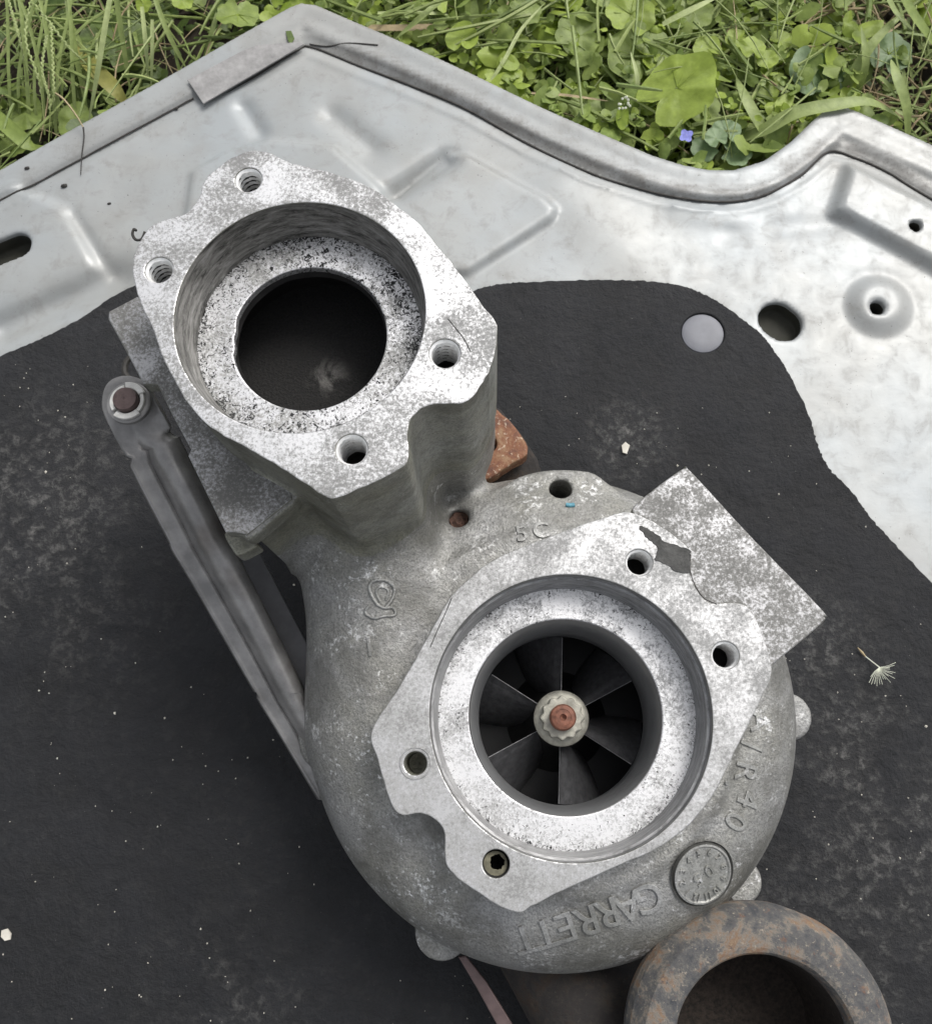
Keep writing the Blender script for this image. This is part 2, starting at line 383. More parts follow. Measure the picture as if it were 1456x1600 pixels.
def leafmat(name, c1, c2, trans=.25, rough=.5):
    t = NT(name)
    oi = t.n('ShaderNodeObjectInfo'); gi = t.n('ShaderNodeNewGeometry')
    n1 = t.noise(160, 4, .6); ri = gi.outputs['Random Per Island']
    c = t.mix(ri, c1, c2); c = t.mix(t.ramp(n1, [(.4, 0.0), (.75, .5)]), c, tuple(min(1, x * 1.5) for x in c2[:3]) + (1,))
    t.done(c, rough, 0, t.bump(n1, .0012, .5))
    tr = t.n('ShaderNodeBsdfTranslucent'); t.l(c, tr.inputs['Color']); mx = t.n('ShaderNodeMixShader'); mx.inputs[0].default_value = trans
    t.l(t.b.outputs[0], mx.inputs[1]); t.l(tr.outputs[0], mx.inputs[2]); t.l(mx.outputs[0], t.out.inputs['Surface'])
    return t.m
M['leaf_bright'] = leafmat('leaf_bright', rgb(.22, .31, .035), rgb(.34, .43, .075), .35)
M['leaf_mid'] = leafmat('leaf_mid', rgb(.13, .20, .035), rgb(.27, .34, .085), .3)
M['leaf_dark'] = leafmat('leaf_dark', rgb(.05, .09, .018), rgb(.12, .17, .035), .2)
M['leaf_blue'] = leafmat('leaf_bluish', rgb(.12, .19, .08), rgb(.19, .27, .13), .2)
M['grass'] = leafmat('grass_blade', rgb(.15, .22, .05), rgb(.33, .39, .14), .25)
M['seed'] = leafmat('seed_head', rgb(.3, .38, .13), rgb(.45, .5, .24), .2)
M['yellow'] = leafmat('yellowing_blade', rgb(.26, .27, .06), rgb(.36, .34, .1), .3)
M['straw'] = leafmat('dry_straw', rgb(.24, .17, .09), rgb(.42, .34, .2), .1, .7)
M['petal'] = simple('violet_petal', rgb(.28, .3, .72), .6, 0, 500, .25, 0)
M['white'] = simple('white_petal', rgb(.7, .72, .6), .6, 0, 300, .1, 0)
M['dark_bit'] = simple('dark_bit', rgb(.03, .028, .025), .7, 0, 300, .3, 0)

# ------------------------------------------------------------------ ground
g = mesh_obj('ground', [(-20, -20, -.062), (20, -20, -.062), (20, 20, -.062), (-20, 20, -.062)], [(0, 1, 2, 3)], M['soil'], None, None); tag(g, 'bare dark soil under the weeds', None, None, 'structure')

# ------------------------------------------------------------------ hood (underside up)
HOOD_PX = [(-700, 660), (-300, 434), (0, 264), (120, 197), (240, 130), (360, 62), (452, 10), (470, 3), (492, 6), (600, 52), (728, 110), (850, 168), (950, 213), (1020, 243),
           (1065, 257), (1105, 265), (1150, 265), (1198, 250), (1240, 220), (1278, 183), (1298, 166), (1314, 162), (1340, 172), (1456, 225), (1700, 340), (2150, 560), (2150, 2150), (-700, 2150)]
HO = [tuple(p[:2]) for p in PL(HOOD_PX, 0.004)]
SEAM_PX_L = [(-700, 705), (-300, 482), (0, 313), (150, 231), (300, 148)]
SEAM_PX_C = [(316, 161), (395, 114), (475, 65)]
SEAM_PX_R = [(475, 65), (500, 72), (560, 97), (640, 128), (728, 165), (828, 220), (928, 268), (1028, 298), (1085, 309), (1128, 312), (1165, 309), (1203, 298), (1253, 270), (1298, 232), (1343, 242), (1393, 265), (1456, 304), (1700, 440)]
hood = empty('car_hood', (0, 0, -.015), 'pale silver car hood lying underside up on the weeds, with a black sound pad', 'car hood')
step = .0019
x0, x1, y0, y1 = -.50, .50, -.42, .56
xs = np.arange(x0, x1, step); ys = np.arange(y0, y1, step); zs = np.arange(-.0175, .022, step)
X, Y = np.meshgrid(xs, ys, indexing='ij')
d_out = poly_sdf(X, Y, HO) - .0022
def sm(v, a, b): u = np.clip((v - a) / (b - a), 0, 1); return u * u * (3 - 2 * u)
din = -d_out
seam_w = [tuple(P(x, y, .003)[:2]) for x, y in SEAM_PX_L + SEAM_PX_C[1:2] + SEAM_PX_R]
d_seam = path_dist(X, Y, seam_w)
h = np.zeros_like(X)
h += .0026 * (1 - sm(din, .019, .026))                            # hem stands above the panel
h -= .0006 * np.exp(-((din - .0125) / .0045) ** 2)                   # channel along the hem
h += .0009 * np.exp(-((d_seam - .0075) / .0016) ** 2) * (din > .02)   # pressed lip inside the seam
h -= .0014 * np.exp(-(d_seam / .0015) ** 2)
def ridge(a, b, w, amp, f=1.0):
    global h
    A, B = P(*a, 0), P(*b, 0); d = seg_dist2(X, Y, A, B); h += amp * np.exp(-(d / (w * S(0))) ** 2)
def stepf(poly, amp, soft):
    global h
    d = poly_sdf(X, Y, [tuple(P(x, y, 0)[:2]) for x, y in poly]); h += amp * (1 - sm(d, -soft * S(0), soft * S(0)))
stepf([(1324, 262), (1456, 330), (1800, 520), (1800, 640), (1456, 420), (1300, 335)], 0.0072, 12)
stepf([(730, 430), (862, 345), (868, 330), (850, 312), (730, 245), (700, 238), (600, 320), (600, 430)], .004, 8)
stepf([(20, 290), (110, 330), (150, 420), (120, 440), (-300, 620), (-300, 440)], .0028, 12)
stepf([(300, 270), (350, 240), (420, 220), (520, 230), (600, 300), (560, 420), (280, 420)], .003, 8)
ridge((620, 300), (695, 252), 20, -.0075); ridge((380, 165), (405, 205), 16, -.003); ridge((520, 180), (580, 230), 22, -.003)
ridge((0, 510), (180, 430), 32, -.0075); ridge((110, 335), (170, 420), 12, -.002); ridge((1060, 330), (1180, 355), 20, .0012)
ridge((880, 300), (1010, 420), 60, .002); ridge((1140, 360), (1300, 350), 22, -.0015)
bx = P(1372, 478, 0); rb = np.hypot(X - bx.x, Y - bx.y)
h += .0042 * (1 - sm(rb, 26 * S(0), 60 * S(0)))
h -= .0005 * np.exp(-((rb - 62 * S(0)) / (9 * S(0))) ** 2)
h += .0006 * np.sin(X * 31 + 1) * np.sin(Y * 27)
seam_side = poly_sdf(X, Y, seam_w + [tuple(P(1700, 2100, 0)[:2]), tuple(P(-700, 2100, 0)[:2])])      # negative on the panel's side of the seam
right_of_corner = sm(X, P(470, 60, 0).x, P(560, 100, 0).x)
rim = np.exp(-((seam_side - .0045) / .0055) ** 2) * (seam_side > -.0004) * (.25 + .75 * right_of_corner) + .14 * sm(seam_side, -.004, .002) * (.4 + .6 * right_of_corner)
rim = np.clip(rim, 0, 1)
F = np.maximum((zs[None, None, :] - h[:, :, None]) * .9, -(zs[None, None, :] + .0145))
F = smax(F, d_out[:, :, None], .0028)
def cyl(p, r, zlow): 
    d = np.hypot(X - p.x, Y - p.y) - r; return smax(d[:, :, None], (zlow - zs)[None, None, :], .0005)
def slot(a, b, r, zlow):
    d = seg_dist2(X, Y, a, b) - r; return smax(d[:, :, None], (zlow - zs)[None, None, :], .0005)
for hole in (cyl(P(1376, 474, .009), 13 * S(.009), -.012), cyl(P(1436, 345, .012), 10.5 * S(.012), -.012),
             slot(P(1214, 498, 0), P(1224, 506, 0), 31 * S(0), -.012), slot(P(-70, 420, .003), P(26, 381, .003), 24 * S(0), -.013)):
    F = np.maximum(F, -hole)
V, Q = surface_nets(F.astype(np.float32), (x0, y0, zs[0]), step)
panel = np_mesh('inner_panel', V, Q, [M['paint'], M['cavity']], hood)
ix = np.clip(((V[:, 0] - x0) / step).round().astype(int), 0, len(xs) - 1); iy = np.clip(((V[:, 1] - y0) / step).round().astype(int), 0, len(ys) - 1)
att = panel.data.attributes.new('rim', 'FLOAT', 'POINT'); att.data.foreach_set('value', rim[ix, iy].astype(np.float32))
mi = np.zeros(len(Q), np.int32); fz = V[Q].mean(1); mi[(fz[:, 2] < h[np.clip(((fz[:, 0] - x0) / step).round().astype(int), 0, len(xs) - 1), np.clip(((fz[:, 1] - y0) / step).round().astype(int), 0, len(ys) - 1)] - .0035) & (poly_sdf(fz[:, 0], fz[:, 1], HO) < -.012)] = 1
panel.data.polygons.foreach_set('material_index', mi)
k5 = np.ones(7) / 7
HH = np.apply_along_axis(lambda v_: np.convolve(v_, k5, 'same'), 0, h); HH = np.apply_along_axis(lambda v_: np.convolve(v_, k5, 'same'), 1, HH)
HH = HH - .0006
def hood_z(p):
    i = min(max(int(round((p[0] - x0) / step)), 0), len(xs) - 1); j = min(max(int(round((p[1] - y0) / step)), 0), len(ys) - 1); return HH[i, j]
def seam(pts, r):
    pp = catmull([tuple(P(x, y, .003)[:2]) for x, y in pts], 8, False)
    vs, fs = tube_geo([Vector((p[0], p[1], hood_z(p) + .0003)) for p in pp], r, 6)
    mesh_obj('hem_seam', vs, fs, M['seam'], hood)
seam(SEAM_PX_L, .0006); seam(SEAM_PX_C, .0006); seam(SEAM_PX_R, .0008)
# folded corner patch
pp = [tuple(P(x, y, .006)[:2]) for x, y in [(291, 122), (316, 159), (396, 112), (474, 66), (470, 62), (400, 67), (374, 78)]]
patch = prism('corner_patch', jag(pp, .0003), [], .0046, .0012, .0004, M['patch'], hood); patch['label'] = 'raised grey folded patch at the hood corner'
# rusty wrinkle lines near the corner
vs, fs = tube_geo([Vector((q[0], q[1], hood_z(q) + .0009)) for q in catmull([tuple(P(x, y, .004)[:2]) for x, y in [(482, 62), (510, 66), (545, 64), (590, 67)]], 5, False)], .0005, 5)
mesh_obj('hem_crease', vs, fs, M['seam'], hood)
# sound pad
MAT_PX = [(-600, 850), (-200, 655), (0, 556), (60, 530), (120, 500), (200, 450), (330, 400), (500, 400), (680, 470), (743, 452), (780, 443), (818, 440), (900, 437), (978, 437), (1053, 443), (1103, 460), (1143, 485),
          (1188, 520), (1208, 545), (1232, 582), (1263, 645), (1278, 694), (1297, 732), (1332, 768), (1358, 805), (1397, 848), (1456, 909), (1700, 1150), (1850, 2000), (-600, 2000)]
mp = jag(catmull([tuple(P(x, y, .004)[:2]) for x, y in MAT_PX], 14), .0007, 420)
mp = jag(mp, .0006, 1500)
# body of the pad: a fine grid so that it can sag and dent
ms = .004; mx = np.arange(-.46, .46, ms); my = np.arange(-.40, .24, ms)
pad = prism('sound_pad', mp, [circle(*P(1098, 520, .004)[:2], 36.5 * S(.004), 40)], .0042, .0034, .0008, M['mat'], hood)
cp = P(1098, 520, .004)
lathe('pad_clip', [(0.0001, .0040), (.006, .0041), (.0112, .0039), (.0128, .0034), (.0134, .0022), (.0134, -.001)], cp.x, cp.y, M['clip_plastic'], pad, 48)['label'] = 'round grey plastic clip in the black pad'

# ------------------------------------------------------------------ turbocharger
Z1, Z2 = .210, .130
turbo = empty('turbocharger', (P(858, 1110, .06).x, P(858, 1110, .06).y, .004), 'dirty aluminium turbocharger with two machined round inlets lying on the black pad', 'turbocharger')
O1 = [(390,235),(419,237),(448,252),(487,261),(535,274),(583,294),(616,318),(650,344),(674,373),(703,407),(732,445),(756,479),(773,500),(777,517),(772,556),(759,589),(740,618),(722,629),(693,630),(664,635),(645,650),(637,671),(639,700),(636,722),(616,738),(559,765),(525,778),(506,775),(458,743),(419,719),(381,697),(342,676),(316,657),(289,623),(265,580),(251,551),(238,512),(224,484),(212,450),(207,421),(211,392),(227,363),(246,347),(285,335),(299,325),(312,306),(318,284),(335,265),(362,246)]
O2 = [(703,933),(730,906),(762,880),(804,859),(867,835),(920,816),(962,803),(984,800),(1020,815),(1060,842),(1079,864),(1077,896),(1089,922),(1111,943),(1158,943),(1179,964),(1192,996),(1200,1017),(1206,1044),(1200,1070),(1174,1123),(1153,1165),(1132,1208),(1116,1239),(1079,1287),(1026,1327),(973,1350),(920,1374),(867,1398),(830,1417),(812,1426),(783,1418),(746,1395),(714,1372),(697,1350),(695,1329),(693,1298),(677,1279),(656,1271),(629,1274),(613,1261),(600,1224),(590,1187),(579,1155),(587,1128),(608,1097),(635,1054),(661,1007),(682,970)]
w1 = [tuple(p[:2]) for p in PL(catmull(O1, 4), Z1)]; w2 = [tuple(p[:2]) for p in PL(catmull(O2, 4), Z2)]
PAD1 = [(170,486),(214,463),(262,470),(330,560),(420,640),(500,700),(456,740),(455,780),(386,836),(366,832),(352,832),(322,770),(294,712),(298,702),(270,650),(246,600),(224,600),(196,548),(168,498)]
PAD2 = [(994,787),(1030,758),(1062,735),(1071,731),(1080,737),(1180,845),(1284,952),(1288,964),(1284,974),(1206,1040),(1190,1050),(1180,1010),(1162,980),(1100,960),(1066,905),(1040,846),(1000,812),(988,800)]
ZP1, ZP2 = .173, .1285
wp1 = [tuple(p[:2]) for p in PL(PAD1, ZP1)]; wp2 = [tuple(p[:2]) for p in PL(PAD2, ZP2)]
C1 = P(467.5, 490, Z1); C2 = P(891, 1115, Z2)
R1, R2 = 196 * S(Z1) * 1.0, 223 * S(Z2)
def rad(cpx, cpy, r, z):
    a_, b_ = P(cpx - r, cpy, z), P(cpx + r, cpy, z); return (a_ - b_).length / 2
R1 = rad(467.5, 490, 196, Z1); R2 = rad(891, 1115, 221, Z2)
FL1, FL2 = Z1 - .021, Z2 - .022
h1c = P(483, 527, FL1); RH1 = rad(483, 527, 120.5, FL1)
h2c = P(883, 1118, FL2); RH2 = rad(883, 1118, 151, FL2)
Cv = P(858, 1110, .062)
# --- compressor housing body, implicit
st = .00145
bx0, bx1, by0, by1 = P(150, 0, .17).x, P(1300, 0, .05).x + .01, P(0, 1560, .04).y, P(0, 440, .10).y + .03
by1 = max(by1, P(400, 225, Z1).y + .01)
bx0 = min(bx0, min(p[0] for p in wp1) - .01); bx1 = max(p[0] for p in wp2) + .035; 
hx = np.arange(bx0, bx1, st); hy = np.arange(by0, by1, st); hz = np.arange(.018, .212, st).astype(np.float32)
HX, HY = np.meshgrid(hx, hy, indexing='ij'); HX = HX.astype(np.float32); HY = HY.astype(np.float32)
f32 = lambda a_: a_.astype(np.float32)
rv = np.hypot(HX - Cv.x, HY - Cv.y)
Zr = hz[None, None, :]
G = np.sqrt((rv[:, :, None] - .0795) ** 2 + ((Zr - .062) * .97) ** 2) - .0405
def caps(A, B, ra, rb_):
    """round cone between two points"""
    ex, ey, ez = B - A; L = ex * ex + ey * ey + ez * ez
    t_ = np.clip(((HX - A.x) * ex + (HY - A.y) * ey)[:, :, None] / L + (Zr - A.z) * ez / L, 0, 1)
    dx = (HX - A.x)[:, :, None] - t_ * ex; dy = (HY - A.y)[:, :, None] - t_ * ey; dz = Zr - A.z - t_ * ez
    return np.sqrt(dx * dx + dy * dy + dz * dz) - (ra + t_ * (rb_ - ra))
G = smin(G, ext(f32(rv - .082), hz, .03, .106, .003), .006)
G = smin(G, caps(P(607, 1130, .070), P(590, 880, .080), .0385, .0365), .010)
G = smin(G, caps(P(590, 880, .080), P(560, 700, .12), .036, .03), .010)
G = smin(G, ext(f32(poly_sdf(HX, HY, w1) + .0007), hz, .085, Z1 - .004), .010)
G = smin(G, ext(f32(poly_sdf(HX, HY, wp1) + .0006), hz, .163, ZP1 - .004), .002)
wb1 = [tuple(p[:2]) for p in PL([(470, 690), (500, 700), (456, 740), (455, 780), (388, 834), (372, 800), (400, 740), (420, 660)], ZP1)]
G = smin(G, ext(f32(poly_sdf(HX, HY, wb1) + .0006), hz, .088, ZP1 - .003), .010)
G = smin(G, ext(f32(poly_sdf(HX, HY, w2) + .0007), hz, .085, Z2 - .005), .0055)
G = smin(G, ext(f32(poly_sdf(HX, HY, wp2) + .0006), hz, .108, ZP2 - .004), .003)
LUG = [(760,800),(777,771),(812,744),(862,733),(920,736),(947,752),(973,776),(1010,808),(1020,900),(800,900)]
zl = .090
wl = [tuple(p[:2]) for p in PL(LUG, zl)]
G = smin(G, ext(f32(poly_sdf(HX, HY, catmull(wl, 4))), hz, .072, zl, .002), .004)
def tab(px, py, r, z, th=.012):
    global G
    p = P(px, py, z); G = smin(G, ext(f32(np.hypot(HX - p.x, HY - p.y) - r * S(z)), hz, z - th, z, .002), .003)
tab(1232, 1120, 36, .056); tab(690, 1458, 39, .060); tab(1156, 1378, 33, .05); tab(1140, 1408, 24, .05)
tl = [tuple(p[:2]) for p in PL([(520, 1040), (478, 1054), (466, 1085), (465, 1160), (482, 1196), (530, 1205)], .066)]
G = smin(G, ext(f32(poly_sdf(HX, HY, catmull(tl, 4))), hz, .05, .066, .002), .002)
# raised ridge along the tube beside the second flange, pockets and bosses
bp = P(642, 1320, .10)
rbp = np.hypot(HX - bp.x, HY - bp.y)
G = smax(G, -(np.sqrt((rbp - 27 * S(.1))[:, :, None] ** 2 + (Zr - .1085) ** 2) - .0035), .003)
rp = P(716, 806, .10)
G = smax(G, -ext(f32(np.hypot(HX - rp.x, HY - rp.y) - 17 * S(.1)), hz, .085, .2), .003)
lh = P(875, 767, zl)
G = np.maximum(G, -ext(f32(np.hypot(HX - lh.x, HY - lh.y) - 18.5 * S(zl)), hz, 0, .2))
G = np.maximum(G, -ext(f32(np.hypot(HX - C1.x, HY - C1.y) - R1 - .0008), hz, FL1 - .002, .3))
G = np.maximum(G, -ext(f32(np.hypot(HX - h1c.x, HY - h1c.y) - RH1 - .0145), hz, .125, FL1 - .004))
G = np.maximum(G, -ext(f32(np.hypot(HX - h1c.x, HY - h1c.y) - RH1 - .003), hz, .125, .3))
G = np.maximum(G, -ext(f32(np.hypot(HX - C2.x, HY - C2.y) - R2 - .0008), hz, FL2 - .002, .3))
G = np.maximum(G, -ext(f32(np.hypot(HX - C2.x, HY - C2.y) - .049), hz, .02, .3))
B1 = [(388, 280, 24.5), (248, 421, 25), (694.5, 552, 27), (549, 702, 27)]
B2 = [(998.5, 879, 21.5), (1133, 1024, 21.5), (649, 1193, 17.5), (775, 1350, 20)]
for (bxp, byp, br), zt in [(b, Z1) for b in B1] + [(b, Z2) for b in B2]:
    p = P(bxp, byp, zt); G = np.maximum(G, -ext(f32(np.hypot(HX - p.x, HY - p.y) - br * S(zt) - .0008), hz, zt - .026, .3))
G = G.astype(np.float32)
V, Q = surface_nets(G, (bx0, by0, hz[0]), st)
housing = np_mesh('compressor_housing', V, Q, [M['cast'], M['cast_wall']], turbo)
# the upright neck and the block under it are a smoother, darker casting than the scroll
fc = V[Q].mean(1); nn = np.cross(V[Q[:, 2]] - V[Q[:, 0]], V[Q[:, 3]] - V[Q[:, 1]]); nn /= np.linalg.norm(nn, axis=1)[:, None] + 1e-12
wallm = (fc[:, 2] > .122) & (poly_sdf(fc[:, 0], fc[:, 1], w2) > .0) & (np.abs(nn[:, 2]) < .75)
housing.data.polygons.foreach_set('material_index', wallm.astype(np.int32))
# height of the casting, for lettering
top = np.where(G < 0, 1, 0); kk = top.shape[2] - 1 - np.argmax(top[:, :, ::-1], axis=2)
has = top.any(axis=2); kk = np.clip(kk, 0, len(hz) - 2)
II, JJ = np.indices(kk.shape); ga = G[II, JJ, kk]; gb = G[II, JJ, kk + 1]
HT = np.where(has, hz[kk] + st * (ga / (ga - gb + 1e-12)), 0.0)
def ht(x, y):
    u = (x - bx0) / st; v_ = (y - by0) / st; i = int(u); j = int(v_)
    if i < 0 or j < 0 or i >= HT.shape[0] - 1 or j >= HT.shape[1] - 1: return 0.06
    fu, fv = u - i, v_ - j
    return (HT[i, j] * (1 - fu) + HT[i + 1, j] * fu) * (1 - fv) + (HT[i, j + 1] * (1 - fu) + HT[i + 1, j + 1] * fu) * fv
def on_cast(px, py):
    z = .1
    for _ in range(6): p = P(px, py, z); z = ht(p.x, p.y)
    return P(px, py, z)

# --- flanges (crisp machined plates)
M['mach1'] = machined('machined_face', rgb(.70, .70, .705), rgb(.27, .27, .265), .502)
M['mach2'] = machined('machined_face_dull', rgb(.56, .56, .56), rgb(.31, .31, .305), .495)
bl = turbo.location
M['pad_face'] = machined('rough_sawn_pad', rgb(.40, .40, .405), rgb(.17, .168, .16), .485)
M['floor1'] = machined('bore_floor_speckled', rgb(.72, .72, .73), rgb(.32, .32, .31), .52, black=.545, centre=(C1.x - bl.x, C1.y - bl.y, 0), r_in=RH1, r_out=R1)
M['floor2'] = machined('bore_floor_clean', rgb(.78, .78, .785), rgb(.38, .38, .38), .525, black=.605, centre=(C2.x - bl.x, C2.y - bl.y, 0), r_in=RH2, r_out=R2)
holes1 = [circle(P(x, y, Z1).x, P(x, y, Z1).y, r * S(Z1), 40) for x, y, r in B1]
holes2 = [circle(P(x, y, Z2).x, P(x, y, Z2).y, r * S(Z2), 40) for x, y, r in B2]
fl1 = prism('inlet_flange', jag(w1, .0004), [circle(C1.x, C1.y, R1, 128)] + holes1, Z1, .075, .0005, [M['mach1'], M['cast_wall']], turbo)
fl1['label'] = 'tall upright inlet flange with four threaded holes'
fl2 = prism('inlet_flange', jag(w2, .0003), [circle(C2.x, C2.y, R2, 128)] + holes2, Z2, .016, .0005, [M['mach2'], M['cast_wall']], turbo)
fl2['label'] = 'low inlet flange around the impeller'
pd1 = prism('side_pad', jag(wp1, .0004), [], ZP1, .009, .0006, [M['pad_face'], M['cast_wall']], turbo); pd1['label'] = 'speckled pad behind the upright flange'
pd2 = prism('side_pad', jag(catmull(wp2, 3), .0002), [], ZP2, .016, .0006, [M['pad_face'], M['cast_wall']], turbo); pd2['label'] = 'square speckled pad beside the impeller flange'
# dark gouge on the second flange, cast-in recess floor
gp = [tuple(P(x, y, Z2 + .0003)[:2]) for x, y in [(998,823),(1012,826),(1030,838),(1048,850),(1075,858),(1078,866),(1076,896),(1052,890),(1036,879),(1024,876),(1026,856),(1008,838)]]
prism('gouge', jag(catmull(gp, 6), .0009, 520), [], Z2 + .0003, .0008, .0001, simple('gouge_grey', rgb(.055, .055, .052), .7, .1, 250, .5, .0008), fl2)
# bores
nz_j = lambda r, t_, z: r + .0002 * mnoise.noise(Vector((math.cos(t_) * 9, math.sin(t_) * 9, z * 200)))
lathe('bore_wall', [(R1 - .0001, Z1 - .0006), (R1 - .0002, Z1 - .003), (R1 - .0018, Z1 - .012), (R1 - .003, FL1 - .001)], C1.x, C1.y, M['bore1'], fl1, 128, jitter=nz_j)
lathe('bore_wall', [(R2 - .0001, Z2 - .0006), (R2 - .0004, Z2 - .004), (R2 - .0014, Z2 - .0045), (R2 - .002, Z2 - .014), (R2 - .0026, FL2 - .001)], C2.x, C2.y, M['bore2'], fl2, 128)
def ring(name, co, ro, ci, ri, z, mat, parent, flat=False, th=.004):
    n = 128; inner = circle(ci.x, ci.y, ri, n)
    if flat: inner = [(max(x, ci.x - ri * (.965 + .02 * mnoise.noise(Vector((x * 300, y * 300, 0))))), y) if abs(y - ci.y) < ri * .45 and x < ci.x else (x, y) for x, y in inner]
    return prism(name, circle(co.x, co.y, ro, n), [inner], z, th, .0006, mat, parent)
ring('bore_floor', C1, R1 - .0005, h1c, RH1, FL1, M['floor1'], fl1, True)
ring('bore_floor', C2, R2 - .0005, h2c, RH2, FL2, M['floor2'], fl2)
def jit1(r, t_, z): return r * (1 + .012 * mnoise.noise(Vector((math.cos(t_) * 4, math.sin(t_) * 4, z * 120))))
lathe('inner_throat', [(RH1 + .0002, FL1 - .003), (RH1 - .0004, FL1 - .005), (RH1 - .0008, FL1 - .0065), (RH1 + .0002, FL1 - .008), (RH1 + .007, FL1 - .012), (RH1 + .011, FL1 - .024), (RH1 + .012, FL1 - .042)], h1c.x, h1c.y, simple('dark_throat_wall', rgb(.02, .019, .019), .6, .2, 120, .5, .0006), fl1, 96, jitter=jit1)  # throat wall below the floor ring coloured near black
# throat floor with scuffed dust
t = NT('throat_floor'); n1 = t.noise(60, 5, .7, .6); n3 = t.noise(900, 3, .7)
c = t.mix(t.ramp(n3, [(.3, 0.0), (.7, 1.0)]), rgb(.006, .006, .006), rgb(.024, .023, .022))
vm = t.n('ShaderNodeVectorMath'); vm.operation = 'DISTANCE'; t.l(t.co, vm.inputs[0]); q_ = P(512, 590, FL1 - .036) - turbo.location; vm.inputs[1].default_value = q_
c = t.mix(t.math('MULTIPLY', t.ramp(vm.outputs['Value'], [(.0, 1.0), (.011, 0.0)]), t.ramp(n1, [(.5, 0.0), (.66, .8)])), c, rgb(.26, .25, .235))
fm = t.done(c, .85, 0, t.bump(n3, .0012, .8))
mesh_obj('throat_floor', [(x, y, FL1 - .036) for x, y in circle(h1c.x, h1c.y, RH1 + .0125, 48)], [tuple(range(48))], fm, fl1, None)
# threaded holes
def thread(cx, cy, r, zt, depth, pitch, dep, parent, mat):
    seg, n = 40, 0; vs, fs = [], []
    rows = int(depth / pitch * 10)
    for j in range(rows + 1):
        for i in range(seg):
            t_ = 2 * math.pi * i / seg; z = j / rows * depth
            ph = (z / pitch - i / seg) % 1.0; tri = abs(ph * 2 - 1)
            rr = r - dep * tri * min(1, j / 3)
            vs.append((cx + rr * math.cos(t_), cy + rr * math.sin(t_), zt - z))
    for j in range(rows):
        for i in range(seg):
            k = (i + 1) % seg; fs.append((j * seg + i, (j + 1) * seg + i, (j + 1) * seg + k, j * seg + k))
    fs.append(tuple(rows * seg + i for i in range(seg)))
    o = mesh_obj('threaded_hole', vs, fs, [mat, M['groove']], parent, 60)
    for p_ in o.data.polygons:  # groove-side slopes and the hole bottom get the painted-in shade
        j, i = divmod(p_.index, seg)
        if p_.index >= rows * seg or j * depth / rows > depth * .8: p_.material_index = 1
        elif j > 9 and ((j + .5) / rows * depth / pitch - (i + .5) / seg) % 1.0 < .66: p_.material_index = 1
    return o
for x, y, r in B1:
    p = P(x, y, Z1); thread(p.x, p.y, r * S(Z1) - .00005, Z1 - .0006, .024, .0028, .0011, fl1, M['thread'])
for i, (x, y, r) in enumerate(B2):
    p = P(x, y, Z2)
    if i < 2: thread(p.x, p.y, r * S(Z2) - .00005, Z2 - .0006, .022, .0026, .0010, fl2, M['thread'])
    else:
        rr = r * S(Z2)
        lathe('bolt_hole', [(rr - .00005, Z2 - .0006), (rr * .93, Z2 - .003), (rr * .9, Z2 - .020), (.0002, Z2 - .021)], p.x, p.y, M['cast_wall'] if i == 2 else M['hole_dark'], fl2, 40)
# torn plug in the last hole
p = P(774, 1350, Z2 - .004); rr = 19.5 * S(Z2)
def rg(a_): return rr * (.55 + .16 * mnoise.noise(Vector((math.cos(a_) * 2.2, math.sin(a_) * 2.2, 3))) + .07 * mnoise.noise(Vector((math.cos(a_) * 7, math.sin(a_) * 7, 5))))
inner = [(p.x + rr * .12 + rg(a_) * math.cos(a_), p.y + rr * .1 + rg(a_) * math.sin(a_)) for a_ in [2 * math.pi * i / 40 for i in range(40)]]
prism('torn_plug', circle(p.x, p.y, rr * .92, 40), [inner], Z2 - .0045, .001, .0002, simple('plug', rgb(.17, .16, .11), .7, .1, 300, .4, .0003), fl2)
p3 = P(649, 1193, Z2)
lathe('spot_face', [(24.5 * S(Z2), Z2 + .00005), (24 * S(Z2), Z2 + .00035), (23 * S(Z2), Z2 + .0004), (22.3 * S(Z2), Z2 + .0001)], p3.x, p3.y, M['mach2'], fl2, 48)
# scribed line on flange 1 bore seat
for fl_, z_, pts_ in ((fl1, Z1, [(700, 498), (712, 513), (724, 528), (735, 549)]), (fl2, Z2, [(706, 934), (696, 958), (684, 984), (672, 1012)]), (fl2, Z2, [(1079, 866), (1078, 890), (1086, 915), (1100, 935), (1120, 944)])):
    vs, fs = tube_geo([P(x, y, z_) for x, y in catmull(pts_, 4, False)], .00022, 5); mesh_obj('scribe_line', vs, fs, M['groove'], fl_)
